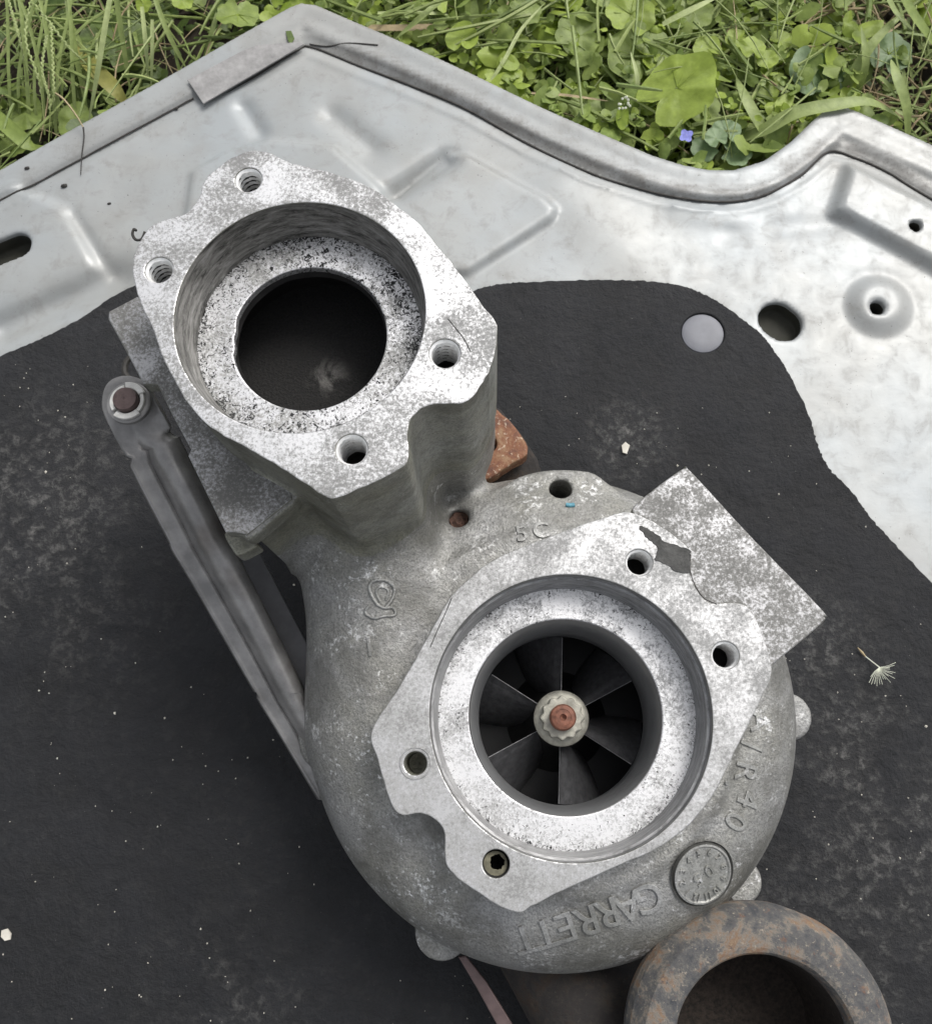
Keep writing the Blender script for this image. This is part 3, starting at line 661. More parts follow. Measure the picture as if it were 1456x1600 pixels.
# --- shroud and impeller
ZI = .069
hub = P(876, 1118.5, .073)
lathe('shroud', [(RH2 + .0003, FL2 - .0012), (RH2 - .0006, FL2 - .003), (RH2 - .0024, FL2 - .012), (RH2 - .0035, FL2 - .026), (.0412, ZI + .004), (.0409, ZI - .004), (.046, ZI - .026), (.060, ZI - .032)], C2.x, C2.y, M['shroud'], turbo, 128)
imp = lathe('impeller', [(.0001, .072), (.0125, .072), (.0132, .066), (.0145, .056), (.018, .044), (.026, .036), (.050, .0335), (.050, .032)], C2.x, C2.y, M['black'], turbo, 64)
imp['label'] = 'black impeller wheel with six blades'
def blade(k):
    th0 = math.radians(88 + 60 * k); nr, nu = 10, 12; vs, fs = [], []
    for side in (0, 1):
        for i in range(nu):
            u = i / (nu - 1)
            for j in range(nr):
                s = j / (nr - 1); r = .0125 + (.0402 - .0125) * s + .004 * u * s
                z = ZI + .0006 * math.sin(3 * s) - .035 * u ** 1.05 * (1 - .10 * s)
                th = th0 + math.radians(36) * (1 - (1 - u) ** 1.4) * (1.15 - .3 * s) + (.0011 * side / r)* (0 if u == 0 else 1)
                vs.append((C2.x + r * math.cos(th), C2.y + r * math.sin(th), z - (.0009 * side)))
    o_ = nu * nr
    for i in range(nu - 1):
        for j in range(nr - 1):
            a_ = i * nr + j; fs.append((a_, a_ + 1, a_ + nr + 1, a_ + nr)); fs.append((o_ + a_, o_ + a_ + nr, o_ + a_ + nr + 1, o_ + a_ + 1))
    for j in range(nr - 1): fs.append((j, o_ + j, o_ + j + 1, j + 1))
    for i in range(nu - 1): a_ = i * nr + nr - 1; fs.append((a_, o_ + a_, o_ + a_ + nr, a_ + nr))
    nf = len(fs)
    tube_geo([Vector((C2.x + r_ * math.cos(th0 - .004), C2.y + r_ * math.sin(th0 - .004), ZI - .0003)) for r_ in (.0128, .018, .024, .030, .036, .0400)], .00022, 5, vs, fs)  # bright tube paints a highlight along the leading edge
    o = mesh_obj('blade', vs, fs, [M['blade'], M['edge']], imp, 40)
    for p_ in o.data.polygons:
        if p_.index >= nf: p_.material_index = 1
    return o
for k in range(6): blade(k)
# nut, shaft
nutw = lathe('flange_nut', [(.0132, .0715), (.0134, .0738), (.0128, .0745), (.0105, .0752), (.0003, .0752)], C2.x, C2.y, M['nut'], turbo, 48)
pts12 = [(C2.x + (.0100 + .0006 * math.cos(12 * a_)) * math.cos(a_), C2.y + (.0100 + .0006 * math.cos(12 * a_)) * math.sin(a_)) for a_ in [2 * math.pi * i / 144 for i in range(144)]]
prism('nut_head', pts12, [], .0812, .0062, .0007, M['nut'], nutw)
sh = lathe('shaft_end', [(.0062, .080), (.0062, .0868), (.0055, .0876), (.0038, .088), (.0036, .0878), (.0016, .0879), (.0013, .0868), (.0002, .086)], C2.x, C2.y, M['rustpin'], turbo, 40)
# --- cast lettering
def glyph(ch, px, py, hpx, up_px, amp=.0009, name='cast_letter', bold=0.0, parent=None):
    """a raised character whose top points in the picture direction up_px"""
    c0 = on_cast(px, py); cu_ = P(px + up_px[0], py + up_px[1], c0.z); upv = (cu_ - c0); upv.z = 0; upv.normalize(); rt = Vector((upv.y, -upv.x, 0))
    fc_ = bpy.data.curves.new('tmp', 'FONT'); fc_.body = ch; fc_.size = hpx * S(c0.z) / .70; fc_.align_x = 'CENTER'; fc_.align_y = 'CENTER'
    fc_.extrude = amp; fc_.bevel_depth = .00022; fc_.bevel_resolution = 1; fc_.offset = bold; fc_.resolution_u = 4
    ob = bpy.data.objects.new('tmp', fc_); C.objects.link(ob); dg = bpy.context.evaluated_depsgraph_get()
    me = bpy.data.meshes.new_from_object(ob.evaluated_get(dg), depsgraph=dg); bpy.data.objects.remove(ob); bpy.data.curves.remove(fc_)
    for v in me.vertices:
        q = c0 + rt * v.co.x + upv * v.co.y; v.co = (q.x, q.y, ht(q.x, q.y) + v.co.z)
    me.materials.clear(); me.name = name
    return link_mesh(name, me, M['letter'], parent or housing, 50)
for ch, x, y in zip('GARRETT', (1013, 980, 949, 917, 884, 852, 820), (1402, 1415, 1425, 1437, 1447, 1458, 1467)): glyph(ch, x, y, 42, (.33, .94), .0010)
for ch, x, y in (('A', 1186, 1126), ('/', 1172, 1166), ('R', 1164, 1206), ('.', 1146, 1228), ('4', 1167, 1250), ('0', 1148, 1284)): glyph(ch, x, y, 34, (x - 875, y - 1135), .0006)
for ch, x, y in (('5', 815, 834), ('C', 845, 829)): glyph(ch, x, y, 28, (x - 875, y - 1125), .0006)
glyph('1', 577, 1012, 30, (-.12, -1), .0005)
# omega-shaped foundry mark over a banner
def cast_line(pts, r, name='foundry_mark', parent=None, closed=False):
    pp_ = catmull(pts, 5, closed); 
    if closed: pp_.append(pp_[0])
    v3 = []
    for x, y in pp_: q = on_cast(x, y); v3.append(q + Vector((0, 0, r * .25)))
    vs, fs = tube_geo(v3, r, 6); return mesh_obj(name, vs, fs, M['letter'], parent or housing, 80)
cast_line([(590, 946), (581, 931), (577, 918), (582, 909), (594, 906), (607, 909), (616, 920), (613, 936), (603, 949)], .0009)
cast_line([(594, 940), (588, 928), (590, 919), (600, 918), (607, 925), (603, 938)], .0006)
cast_line([(576, 947), (571, 958), (584, 966), (600, 963), (617, 961), (614, 950), (600, 950), (588, 944)], .0008)
o_ = cast_line([(884, 789), (890, 790), (897, 789)], .0012, 'paint_dab'); o_.data.materials.clear(); o_.data.materials.append(simple('blue_paint', rgb(.1, .28, .36), .6, 0, 300, .3, 0)); o_['label'] = 'small blue paint dab'
# date stamp disc
dc = on_cast(1097, 1366)
dn = Vector((ht(dc.x - .006, dc.y) - ht(dc.x + .006, dc.y), ht(dc.x, dc.y - .006) - ht(dc.x, dc.y + .006), .012)).normalized()
def disc_part(name, rings, mat):
    tmp = lathe(name, rings, 0, 0, mat, None, 48); Rm = dn.to_track_quat('Z', 'Y').to_matrix().to_4x4()
    tmp.data.transform(Matrix.Translation(dc - turbo.location) @ Rm); tmp.parent = turbo; return tmp
rd = 44 * S(dc.z)
stamp = disc_part('date_stamp', [(rd + .0006, -.003), (rd + .0004, .0009), (rd - .0004, .0011), (rd - .0011, .0004), (rd * .5, .0008), (.0002, .0008)], M['letter'])
stamp['label'] = 'round cast date stamp near the rim'
groove = disc_part('stamp_groove', [(rd + .0018, .0004), (rd + .0010, -.0006), (rd + .0004, .0006)], simple('stamp_groove_dark', rgb(.06, .06, .055), .8, 0, 200, .3, 0))  # ring groove around the stamp coloured dark grey
def stamp_char(ch, ox, oy, size, ang):
    fc_ = bpy.data.curves.new('tmp', 'FONT'); fc_.body = ch; fc_.size = size; fc_.align_x = 'CENTER'; fc_.align_y = 'CENTER'; fc_.extrude = .0005; fc_.bevel_depth = .00012; fc_.resolution_u = 3
    ob = bpy.data.objects.new('tmp', fc_); C.objects.link(ob); dg = bpy.context.evaluated_depsgraph_get()
    me = bpy.data.meshes.new_from_object(ob.evaluated_get(dg), depsgraph=dg); bpy.data.objects.remove(ob); bpy.data.curves.remove(fc_); me.materials.clear(); me.name = 'stamp_numeral'
    me.transform(Matrix.Translation(dc) @ dn.to_track_quat('Z', 'Y').to_matrix().to_4x4() @ Matrix.Translation((ox, oy, .0008)) @ Matrix.Rotation(ang, 4, 'Z'))
    link_mesh('stamp_numeral', me, M['letter'], stamp, 50)
qz = dn.to_track_quat('Z', 'Y').to_matrix(); loc = lambda v: qz.transposed() @ v
A0 = math.radians(215)
for i in range(12): a_ = A0 - math.pi * 2 * (i + 1) / 12; stamp_char(str(i + 1), rd * .76 * math.cos(a_), rd * .76 * math.sin(a_), rd * .30, a_ - math.pi / 2)
ldir = loc(Vector((math.cos(A0), math.sin(A0), 0)))
la = math.atan2(ldir.y, ldir.x)
stamp_char('0', -math.cos(la) * rd * .24, -math.sin(la) * rd * .24, rd * .62, la); stamp_char('5', math.cos(la) * rd * .24, math.sin(la) * rd * .24, rd * .62, la)
# rusty core plug at the foot of the neck
M['core_rust'] = simple('core_rust', rgb(.10, .055, .04), .85, 0, 420, .7, .0012)
rp3 = P(716, 806, .10)
lathe('rusty_core', [(.0002, .0885), (.0015, .0890), (.0030, .0883), (.0045, .0890), (.0060, .0870), (.0066, .084)], rp3.x, rp3.y, M['core_rust'], turbo, 26, jitter=lambda r, t_, z: r * (1 + .35 * mnoise.noise(Vector((math.cos(t_) * 2, math.sin(t_) * 2, z * 900)))))

# --- turbine side (rusty iron), implicit
ts = .0022
tx = np.arange(Cv.x - .13, P(1195, 1640, .1).x + .10, ts); ty = np.arange(P(1195, 1640, .1).y - .10, P(800, 640, .05).y + .04, ts); tz = np.arange(-.0005, .104, ts)
HX, HY = np.meshgrid(tx, ty, indexing='ij'); Zr = tz[None, None, :]; hz_ = tz
rt_ = np.hypot(HX - Cv.x, HY - Cv.y)
ZT = .098
ctf = P(1199, 1648, ZT); RTO = rad(1199, 1648, 218, ZT); RTI = rad(1199, 1648, 143, ZT)
T = np.sqrt((rt_[:, :, None] - .060) ** 2 + (Zr - .020) ** 2) - .022
T = smin(T, caps(Vector((Cv.x, Cv.y, .03)), Vector((ctf.x - .01, ctf.y + .01, .038)), .03, .036), .012)
T = smin(T, caps(P(850, 1480, .03), P(960, 1640, .035), .024, .03), .012)
T = smin(T, caps(Vector((ctf.x, ctf.y, .04)), Vector((ctf.x, ctf.y, .085)), .037, .05), .012)
T = smin(T, caps(Vector((Cv.x - .01, Cv.y + .04, .03)), P(770, 740, .032), .025, .022), .01)
T = smin(T, ext(np.hypot(HX - ctf.x, HY - ctf.y) - RTO + .002, tz, ZT - .022, ZT - .008, .004), .004)
T = np.maximum(T, -ext(np.hypot(HX - ctf.x, HY - ctf.y) - RTI - .001, tz, .045, .3))
T = np.maximum(T, ((.0042 - Zr) + 0 * T))
T = np.maximum(T, Zr - (ZT - .008))
T = np.maximum(T, -ext(np.hypot(HX - C2.x, HY - C2.y) - .058, tz, .030, .3))
V, Q = surface_nets(T.astype(np.float32), (tx[0], ty[0], tz[0]), ts)
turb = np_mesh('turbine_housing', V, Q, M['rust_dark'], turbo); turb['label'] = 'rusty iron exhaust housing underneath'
jr = lambda r, t_, z: r * (1 + .006 * mnoise.noise(Vector((math.cos(t_) * 5, math.sin(t_) * 5, z * 60))))
tf = lathe('exhaust_flange', [(RTO - .006, ZT - .022), (RTO - .0005, ZT - .020), (RTO, ZT - .012), (RTO - .0014, ZT - .0075), (RTO - .0052, ZT - .0022), (RTO - .0068, ZT - .0006), (RTO - .0085, ZT - .0001), (RTI + .003, ZT), (RTI + .0012, ZT - .0007), (RTI + .0002, ZT - .0024), (RTI - .001, ZT - .010)], ctf.x, ctf.y, M['rust'], turbo, 160, 16, jitter=jr)
tf['label'] = 'round rusty exhaust flange'
lathe('exhaust_throat', [(RTI - .0009, ZT - .009), (RTI - .002, ZT - .03), (RTI - .006, ZT - .05), (.0003, ZT - .052)], ctf.x, ctf.y, simple('exhaust_soot', rgb(.022, .016, .012), .9, 0, 500, .8, .001), tf, 96, 60)
RF = [(745, 600), (768, 632), (790, 650), (806, 668), (821, 690), (824, 703), (820, 714), (800, 724), (766, 745), (700, 760), (690, 640)]
zr = .072
rf = [tuple(p[:2]) for p in PL(RF, zr)]; rh = P(762, 693, zr)
rfl = prism('oil_flange', jag(catmull(rf, 4), .0006), [circle(rh.x, rh.y, 15 * S(zr), 32)], zr, .012, .0012, M['rust_orange'], turbo); rfl['label'] = 'orange rusty flange corner behind the neck'
rf2 = [tuple(p[:2]) for p in PL([(760, 640), (800, 660), (832, 705), (842, 722), (838, 745), (770, 790), (700, 780)], .055)]
prism('oil_flange_base', jag(catmull(rf2, 4), .0006), [], .055, .05, .002, M['rust_dark'], turbo)
sp_ = [tuple(p[:2]) for p in PL([(716, 1496), (728, 1494), (760, 1535), (800, 1600), (840, 1680), (822, 1684), (775, 1600), (745, 1545)], .03)]
prism('shield_strip', sp_, [], .03, .003, .0006, simple('pinkish_steel', rgb(.17, .12, .115), .5, .3, 120, .25, .0002), turbo)

# --- long pressed steel bracket arm
rows = [(191,587,203,587),(176,592,219,592),(165,603,231,603),(160,620,237,614),(160,640,248,634),(170,664,262,658),(180,684,268,668),(190,702,266,674),(197,712,274,681),(206,715,281,682),(207,723,284,690),(205,729,294,709),(219,756,310,742),(242,800,332,784),(267,847,353,832),(270,858,362,846),(300,908,392,905),(350,994,432,985),(400,1082,480,1085),(404,1092,486,1096),(424,1124,506,1130),(458,1180,536,1188),(500,1250,572,1256)]
dense = catmull(rows[:6], 3, False)[:-1] + [tuple(map(float, r)) for r in rows[6:12]] + catmull(rows[11:], 3, False)[1:]
nt = 24; vs, fs = [], []; nrow = len(dense)
for i, (lx, ly, rx, ry) in enumerate(dense):
    prog = min(1, max(0, (ly - 600) / 650)); z = .140 - .09 * prog
    fade = sm(np.array(ly), 665., 760.)
    for j in range(nt):
        t_ = j / (nt - 1)
        q = (t_ - .66) / .31; bul = (max(0, 1 - q * q)) ** .6 * .0095 * float(fade)
        gr = -.0016 * math.exp(-((t_ - .36) / .05) ** 2) * float(fade)
        edge = .0010 * math.exp(-(t_ / .04) ** 2) * float(fade)
        vs.append(P(lx + (rx - lx) * t_, ly + (ry - ly) * t_, z + bul + gr + edge))
for i in range(nrow - 1):
    for j in range(nt - 1): a_ = i * nt + j; fs.append((a_, a_ + 1, a_ + nt + 1, a_ + nt))
arm = mesh_obj('bracket_arm', vs, fs, M['steel'], turbo, 50); md = arm.modifiers.new('solidify', 'SOLIDIFY'); md.thickness = .003; md.offset = -1
if sum(p.normal.z for p in arm.data.polygons) < 0: arm.data.flip_normals()
arm['label'] = 'long dark pressed steel arm with a rounded rib'
pz = .1405; pc = P(197, 625, pz + .004)
k_ = S(pz)
lathe('washer', [(.0003, pz + .0016), (34 * k_, pz + .0016), (37 * k_, pz + .0011), (37.5 * k_, pz - .001)], pc.x, pc.y, M['steel'], arm, 40)
lathe('pivot_pin', [(20.5 * k_, pz), (21 * k_, pz + .0050), (19.5 * k_, pz + .0062), (.0003, pz + .0066)], pc.x, pc.y, M['pin'], arm, 36)
def arc(a0, a1, r0, r1, z, th):
    n = 16; a0, a1 = math.radians(a0), math.radians(a1)
    out = [(pc.x + r1 * k_ * math.cos(a0 + (a1 - a0) * i / n), pc.y + r1 * k_ * math.sin(a0 + (a1 - a0) * i / n)) for i in range(n + 1)]
    inn = [(pc.x + r0 * k_ * math.cos(a0 + (a1 - a0) * i / n), pc.y + r0 * k_ * math.sin(a0 + (a1 - a0) * i / n)) for i in range(n + 1)][::-1]
    prism('retaining_clip', out + inn, [], z, th, .0004, M['clip'], arm)
arc(28, 100, 21.5, 33, pz + .0040, .002); arc(105, 218, 22, 29, pz + .0036, .002); arc(232, 318, 22.5, 33, pz + .0038, .002); arc(318, 388, 22.5, 29.5, pz + .0036, .002)
# lower grey plate, tab and loop beside the arm
prism('bracket_plate', [tuple(p[:2]) for p in PL([(366, 862), (400, 852), (440, 930), (482, 1010), (500, 1100), (470, 1100), (420, 1000)], .07)], [], .07, .003, .0006, simple('plate_grey', rgb(.12, .12, .125), .55, .3, 100, .2, .0002), turbo)
prism('bracket_tab', [tuple(p[:2]) for p in catmull(PL([(350, 834), (366, 830), (385, 832), (398, 845), (402, 852), (394, 858), (372, 868), (362, 858)], .15), 3)], [], .15, .012, .001, M['cast_wall'], turbo)
vs, fs = tube_geo([P(x, y, .10) for x, y in catmull([(222, 560), (208, 556), (197, 566), (195, 582), (202, 592)], 5, False)], .0016, 8)
mesh_obj('spring_loop', vs, fs, M['dark_bit'], turbo)

# ------------------------------------------------------------------ vegetation
def inside_hood(x, y, m=0.0):
    s_ = poly_sdf(np.array([x]), np.array([y]), HO)[0]; return s_ < m
def leaf_geo(vs, fs, c, R, nrm, heading, lobes=5, depth=.12, notch=.5, cup=.15, fold=0.0, seg=20, elong=1.0):
    """one leaf blade: two rings round a centre, with scalloped edge"""
    nrm = nrm.normalized(); hx_ = (heading - nrm * heading.dot(nrm)).normalized(); hy_ = nrm.cross(hx_)
    b = len(vs); vs.append(c.copy())
    for ring_, f in ((1, .55), (2, 1.0)):
        for i in range(seg):
            a_ = 2 * math.pi * i / seg
            r = R * f * (1 + (depth * abs(math.cos(lobes * a_ * .5)) - depth * .5) * (1 if ring_ == 2 else .3))
            back = math.cos(a_) < 0
            if abs(math.pi - a_) < .45: r *= 1 - notch * (1 - abs(math.pi - a_) / .45)
            x_, y_ = r * math.cos(a_) * elong, r * math.sin(a_)
            w = cup * R * f * f - fold * abs(y_) + .05 * R * math.sin(a_ * 3 + lobes) * f + (.16 * R * mnoise.noise(Vector((x_, y_, c.x)) / R * 2.6) if seg > 20 else 0)
            vs.append(c + hx_ * x_ + hy_ * y_ + nrm * w)
    for i in range(seg):
        k = (i + 1) % seg
        fs.append((b, b + 1 + i, b + 1 + k)); fs.append((b + 1 + i, b + 1 + seg + i, b + 1 + seg + k, b + 1 + k))
def rvec(s=1.0): return Vector((random.uniform(-s, s), random.uniform(-s, s), 0))
HOa = np.array(HO)
# --- ground cover: tiny leaves nobody could count
cov = {'leaf_mid': ([], []), 'leaf_bright': ([], []), 'leaf_dark': ([], [])}
N = 0
cx_ = np.random.uniform(-480, 1760, 15000); cy_ = np.random.uniform(-380, 330, 15000); cz_ = np.random.uniform(-.055, -.004, 15000)
cpts = [P(a_, b_, c_) for a_, b_, c_ in zip(cx_, cy_, cz_)]
sd = poly_sdf(np.array([p.x for p in cpts]), np.array([p.y for p in cpts]), HO)
for i, p in enumerate(cpts):
    if sd[i] < (.0 if p.z > -.016 else -.02) + .004: continue
    hgt = (p.z + .055) / .05
    # bare, straw-strewn ground at the far right; sparser shade at the far left
    if cx_[i] > 1330 + .25 * cy_[i] and random.random() < .88: continue
    if cx_[i] < 420 and hgt > .45 and random.random() < .8: continue
    if cx_[i] < 420 and random.random() < .55: continue
    if hgt > .5 and random.random() < .3: continue
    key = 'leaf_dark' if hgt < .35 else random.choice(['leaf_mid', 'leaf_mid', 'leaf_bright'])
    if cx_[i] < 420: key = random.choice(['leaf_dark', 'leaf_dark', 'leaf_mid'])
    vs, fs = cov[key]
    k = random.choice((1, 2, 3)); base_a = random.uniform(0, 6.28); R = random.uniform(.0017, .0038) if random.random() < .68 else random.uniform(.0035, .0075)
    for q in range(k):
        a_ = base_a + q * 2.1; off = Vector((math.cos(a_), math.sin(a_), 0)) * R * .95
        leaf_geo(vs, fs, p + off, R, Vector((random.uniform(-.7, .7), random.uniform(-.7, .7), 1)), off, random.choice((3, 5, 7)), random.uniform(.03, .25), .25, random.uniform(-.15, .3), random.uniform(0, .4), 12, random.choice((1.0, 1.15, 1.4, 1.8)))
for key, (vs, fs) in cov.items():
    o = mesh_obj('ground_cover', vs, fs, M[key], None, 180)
    tag(o, {'leaf_mid': 'mid green mat of small weed leaves beyond the hood', 'leaf_bright': 'bright green young leaves scattered over the weed mat', 'leaf_dark': 'shaded lowest leaves of the weed mat'}[key], 'ground cover', None, 'stuff')
# --- stems and litter
def strew(n, name, key, label, xr, yr, zr_, Lr, rr_, cat, bend=.3):
    vs, fs = [], []
    for _ in range(n):
        p = P(random.uniform(*xr), random.uniform(*yr), random.uniform(*zr_)); a_ = random.uniform(0, 6.28); L = random.uniform(*Lr)
        d = Vector((math.cos(a_), math.sin(a_), random.uniform(-.15, .25))); sd_ = Vector((-d.y, d.x, 0)) * random.uniform(-bend, bend)
        pts = [p + d * (L * t_) + sd_ * (L * t_ * t_) + Vector((0, 0, -.2 * L * t_ * t_)) for t_ in (0, .25, .5, .75, 1)]
        dd = poly_sdf(np.array([q.x for q in pts]), np.array([q.y for q in pts]), HO)
        if dd.min() < .003: continue
        r = random.uniform(*rr_); tube_geo(pts, [r, r, r * .9, r * .8, r * .5], 5, vs, fs)
    o = mesh_obj(name, vs, fs, M[key], None, 60); return tag(o, label, cat, None, 'stuff')
strew(2000, 'weed_stems', 'grass', 'thin green stems tangled through the weed mat', (-200, 1700), (-350, 260), (-.05, .006), (.02, .08), (.0004, .0015), 'stems')
strew(520, 'straw_litter', 'straw', 'dry brown straw and twigs on bare soil at the upper right', (1180, 1900), (-250, 330), (-.058, -.015), (.02, .08), (.0004, .0011), 'straw')
strew(320, 'dry_twigs', 'straw', 'few dry twigs caught among the green weeds', (-200, 1250), (-300, 230), (-.045, -.005), (.02, .06), (.0003, .0007), 'twigs')
strew(500, 'soil_clods', 'soil', 'dark rootlets on the shaded soil', (-200, 1800), (-350, 330), (-.061, -.045), (.01, .03), (.001, .003), 'soil')
# --- short grass blades mixed through the weeds
vs, fs = [], []
def blade_mesh0(pts, w):
    b = len(vs); n = len(pts)
    for i, p in enumerate(pts):
        t_ = (pts[min(n - 1, i + 1)] - pts[max(0, i - 1)]).normalized(); s_ = t_.cross(Vector((0, 0, 1))).normalized(); ww = w * (1 - (i / (n - 1)) ** 2) + .00008
        vs.extend([p - s_ * ww + Vector((0, 0, .4 * ww)), p, p + s_ * ww + Vector((0, 0, .4 * ww))])
    for i in range(n - 1):
        for k in (0, 1): a_ = b + i * 3 + k; fs.append((a_, a_ + 1, a_ + 4, a_ + 3))
for _ in range(1500):
    p = P(random.uniform(-450, 1750), random.uniform(-350, 300), random.uniform(-.055, -.03)); a_ = random.uniform(0, 6.28); L = random.uniform(.02, .07)
    d = Vector((math.cos(a_), math.sin(a_), random.uniform(.3, 1.2))).normalized(); pts = [p + d * (L * q) + Vector((math.cos(a_) * .35 * L * q * q, math.sin(a_) * .35 * L * q * q, -.55 * L * q * q)) for q in (0, .2, .4, .6, .8, 1)]
    dd = poly_sdf(np.array([q.x for q in pts]), np.array([q.y for q in pts]), HO)
    if dd.min() < .004 or max(q.z for q in pts) > .02: continue
    if p.x < P(400, 100, 0).x and random.random() < .6: continue
    blade_mesh0(pts, random.uniform(.0006, .0019))
tag(mesh_obj('short_grass', vs, fs, M['grass'], None, 180), 'short thin grass blades mixed through the weeds', 'grass', None, 'stuff')
# --- individual broad leaved weeds
def weed(label, leaves, stem_from, mat='leaf_mid'):
    """leaves: (px, py, z, radius px, tilt vector, heading px, lobes, fold, elong, material)"""
    base = P(*stem_from, -.058)
    root = empty('broadleaf_weed', base, label, 'weed', 'broad leaved weeds beyond the hood')
    for (x, y, z, r, tilt, hd, lob, fold, el, m_) in leaves:
        c = P(x, y, z); vs, fs = [], []
        hv = Vector((hd[0], -hd[1], 0)); R = r * S(z)
        leaf_geo(vs, fs, c, R, Vector((tilt[0], -tilt[1], 1)), hv, lob, .13, .45, .12, fold, 44, el)
        lf = mesh_obj('leaf', vs, fs, M[m_ or mat], root, 180)
        # veins as fine raised ribs
        vs2, fs2 = [], []
        nrm = Vector((tilt[0], -tilt[1], 1)).normalized(); h_ = (hv - nrm * hv.dot(nrm)).normalized(); s_ = nrm.cross(h_)
        for k in range(-2, 3):
            d = (h_ * math.cos(k * .6) * el + s_ * math.sin(k * .6)) * R * .85
            side = abs(math.sin(k * .6)) * R * .85
            tube_geo([c + nrm * .0002, c + d * .5 + nrm * (.03 * R - fold * side * .5 + .0004), c + d + nrm * (.08 * R - fold * side + .0005)], [.0003, .00022, .0001], 4, vs2, fs2)
        if r > 35: mesh_obj('leaf_vein', vs2, fs2, M['leaf_bright'], lf, 60)
        vs3, fs3 = tube_geo([c, c - Vector((hv.x, hv.y, 0)).normalized() * R * .5 + Vector((0, 0, -.012)), base + Vector((0, 0, .02)), base], [.0007, .0009, .0011, .0013], 6)
        mesh_obj('petiole', vs3, fs3, M['grass'], root, 60)
    return root
weed('weed with a big folded bright green leaf just above the blue flower', [(1058, 136, .004, 64, (-.25, .15), (.8, -.55), 5, .30, 1.15, 'leaf_bright'), (1000, 88, -.012, 62, (.1, .1), (-.2, -1), 7, .05, 1.0, 'leaf_mid')], (1010, 190))
weed('weed with big dark shaded leaves behind the grass seed heads', [(182, 66, -.03, 66, (.1, -.1), (.3, -1), 7, .04, 1.0, 'leaf_dark'), (118, 190, -.02, 30, (.2, .2), (.2, -1), 5, .1, 1.2, 'leaf_mid'), (238, 128, -.04, 34, (-.2, 0), (1, .3), 7, .05, 1.0, 'leaf_dark')], (150, 140))
weed('weed with a scalloped bright leaf cut by the top edge left of the hood corner', [(372, 22, -.004, 40, (.1, -.2), (.1, 1), 9, .08, 1.0, 'leaf_mid'), (285, 0, .0, 20, (.2, .1), (0, 1), 7, .05, 1.0, 'leaf_bright'), (224, 6, .005, 15, (0, .3), (.4, 1), 5, .1, 1.0, 'leaf_bright')], (340, 60))
weed('weed with a small three lobed leaf near the middle of the top edge', [(722, 58, .0, 30, (-.1, .1), (.1, -1), 3, .05, 1.0, 'leaf_bright'), (820, 18, -.005, 30, (.2, 0), (1, -.2), 7, .05, 1.0, 'leaf_mid'), (775, 72, -.01, 18, (0, 0), (0, 1), 5, .1, 1.0, 'leaf_mid')], (760, 50))
weed('weed with a pale drooping leaf left of the white flower cluster', [(915, 165, -.012, 30, (.2, .2), (-.1, 1), 5, .15, 1.1, 'leaf_mid'), (905, 55, -.01, 44, (.1, .1), (-1, .2), 7, .04, 1.0, 'leaf_mid'), (795, 118, -.01, 26, (.1, 0), (.2, -1), 7, .06, 1.0, 'leaf_bright')], (890, 120))
weed('weed with round bluish leaves over the straw at the upper right', [(1388, 84, -.02, 40, (0, .1), (.4, -1), 7, .04, 1.0, 'leaf_blue'), (1265, 110, -.012, 40, (.3, .3), (-.2, 1), 5, .18, 1.1, 'leaf_blue'), (1306, 125, -.02, 22, (0, 0), (1, 0), 5, .05, 1.0, 'leaf_blue')], (1330, 130))
weed('lobed grey green weed hugging the hood edge right of the blue flower', [(1135, 205, -.008, 26, (.1, 0), (0, -1), 5, .06, 1.0, 'leaf_blue'), (1100, 232, -.012, 24, (0, .1), (-1, .2), 7, .06, 1.0, 'leaf_blue'), (1150, 240, -.012, 26, (0, 0), (1, .2), 7, .06, 1.0, 'leaf_blue'), (1118, 215, -.006, 20, (0, 0), (-.4, -1), 5, .06, 1.0, 'leaf_blue')], (1125, 228))
weed('weed of small yellow green rosettes above the hood dip', [(1175, 75, -.005, 24, (.1, 0), (0, -1), 5, .06, 1.0, 'leaf_bright'), (1150, 60, -.008, 20, (0, .1), (-1, .2), 5, .06, 1.0, 'leaf_bright'), (1198, 92, -.008, 20, (0, 0), (1, .2), 5, .06, 1.0, 'leaf_bright'), (1105, 75, -.006, 26, (0, 0), (-.6, -1), 5, .06, 1.0, 'leaf_bright'), (1220, 62, -.01, 20, (.1, 0), (1, -1), 5, .06, 1.0, 'leaf_bright')], (1165, 80))
weed('pale green weed at the top edge right of centre', [(985, 22, -.006, 46, (.1, .1), (.2, -1), 7, .05, 1.0, 'leaf_bright'), (1085, 20, -.01, 34, (0, .1), (1, -.2), 7, .05, 1.0, 'leaf_mid')], (1030, 40))
weed('small weed with heart shaped leaves in the left corner', [(40, 175, -.02, 30, (.1, .1), (0, 1), 5, .1, 1.2, 'leaf_mid'), (18, 225, -.03, 26, (.1, 0), (1, .3), 5, .1, 1.1, 'leaf_mid')], (30, 190))
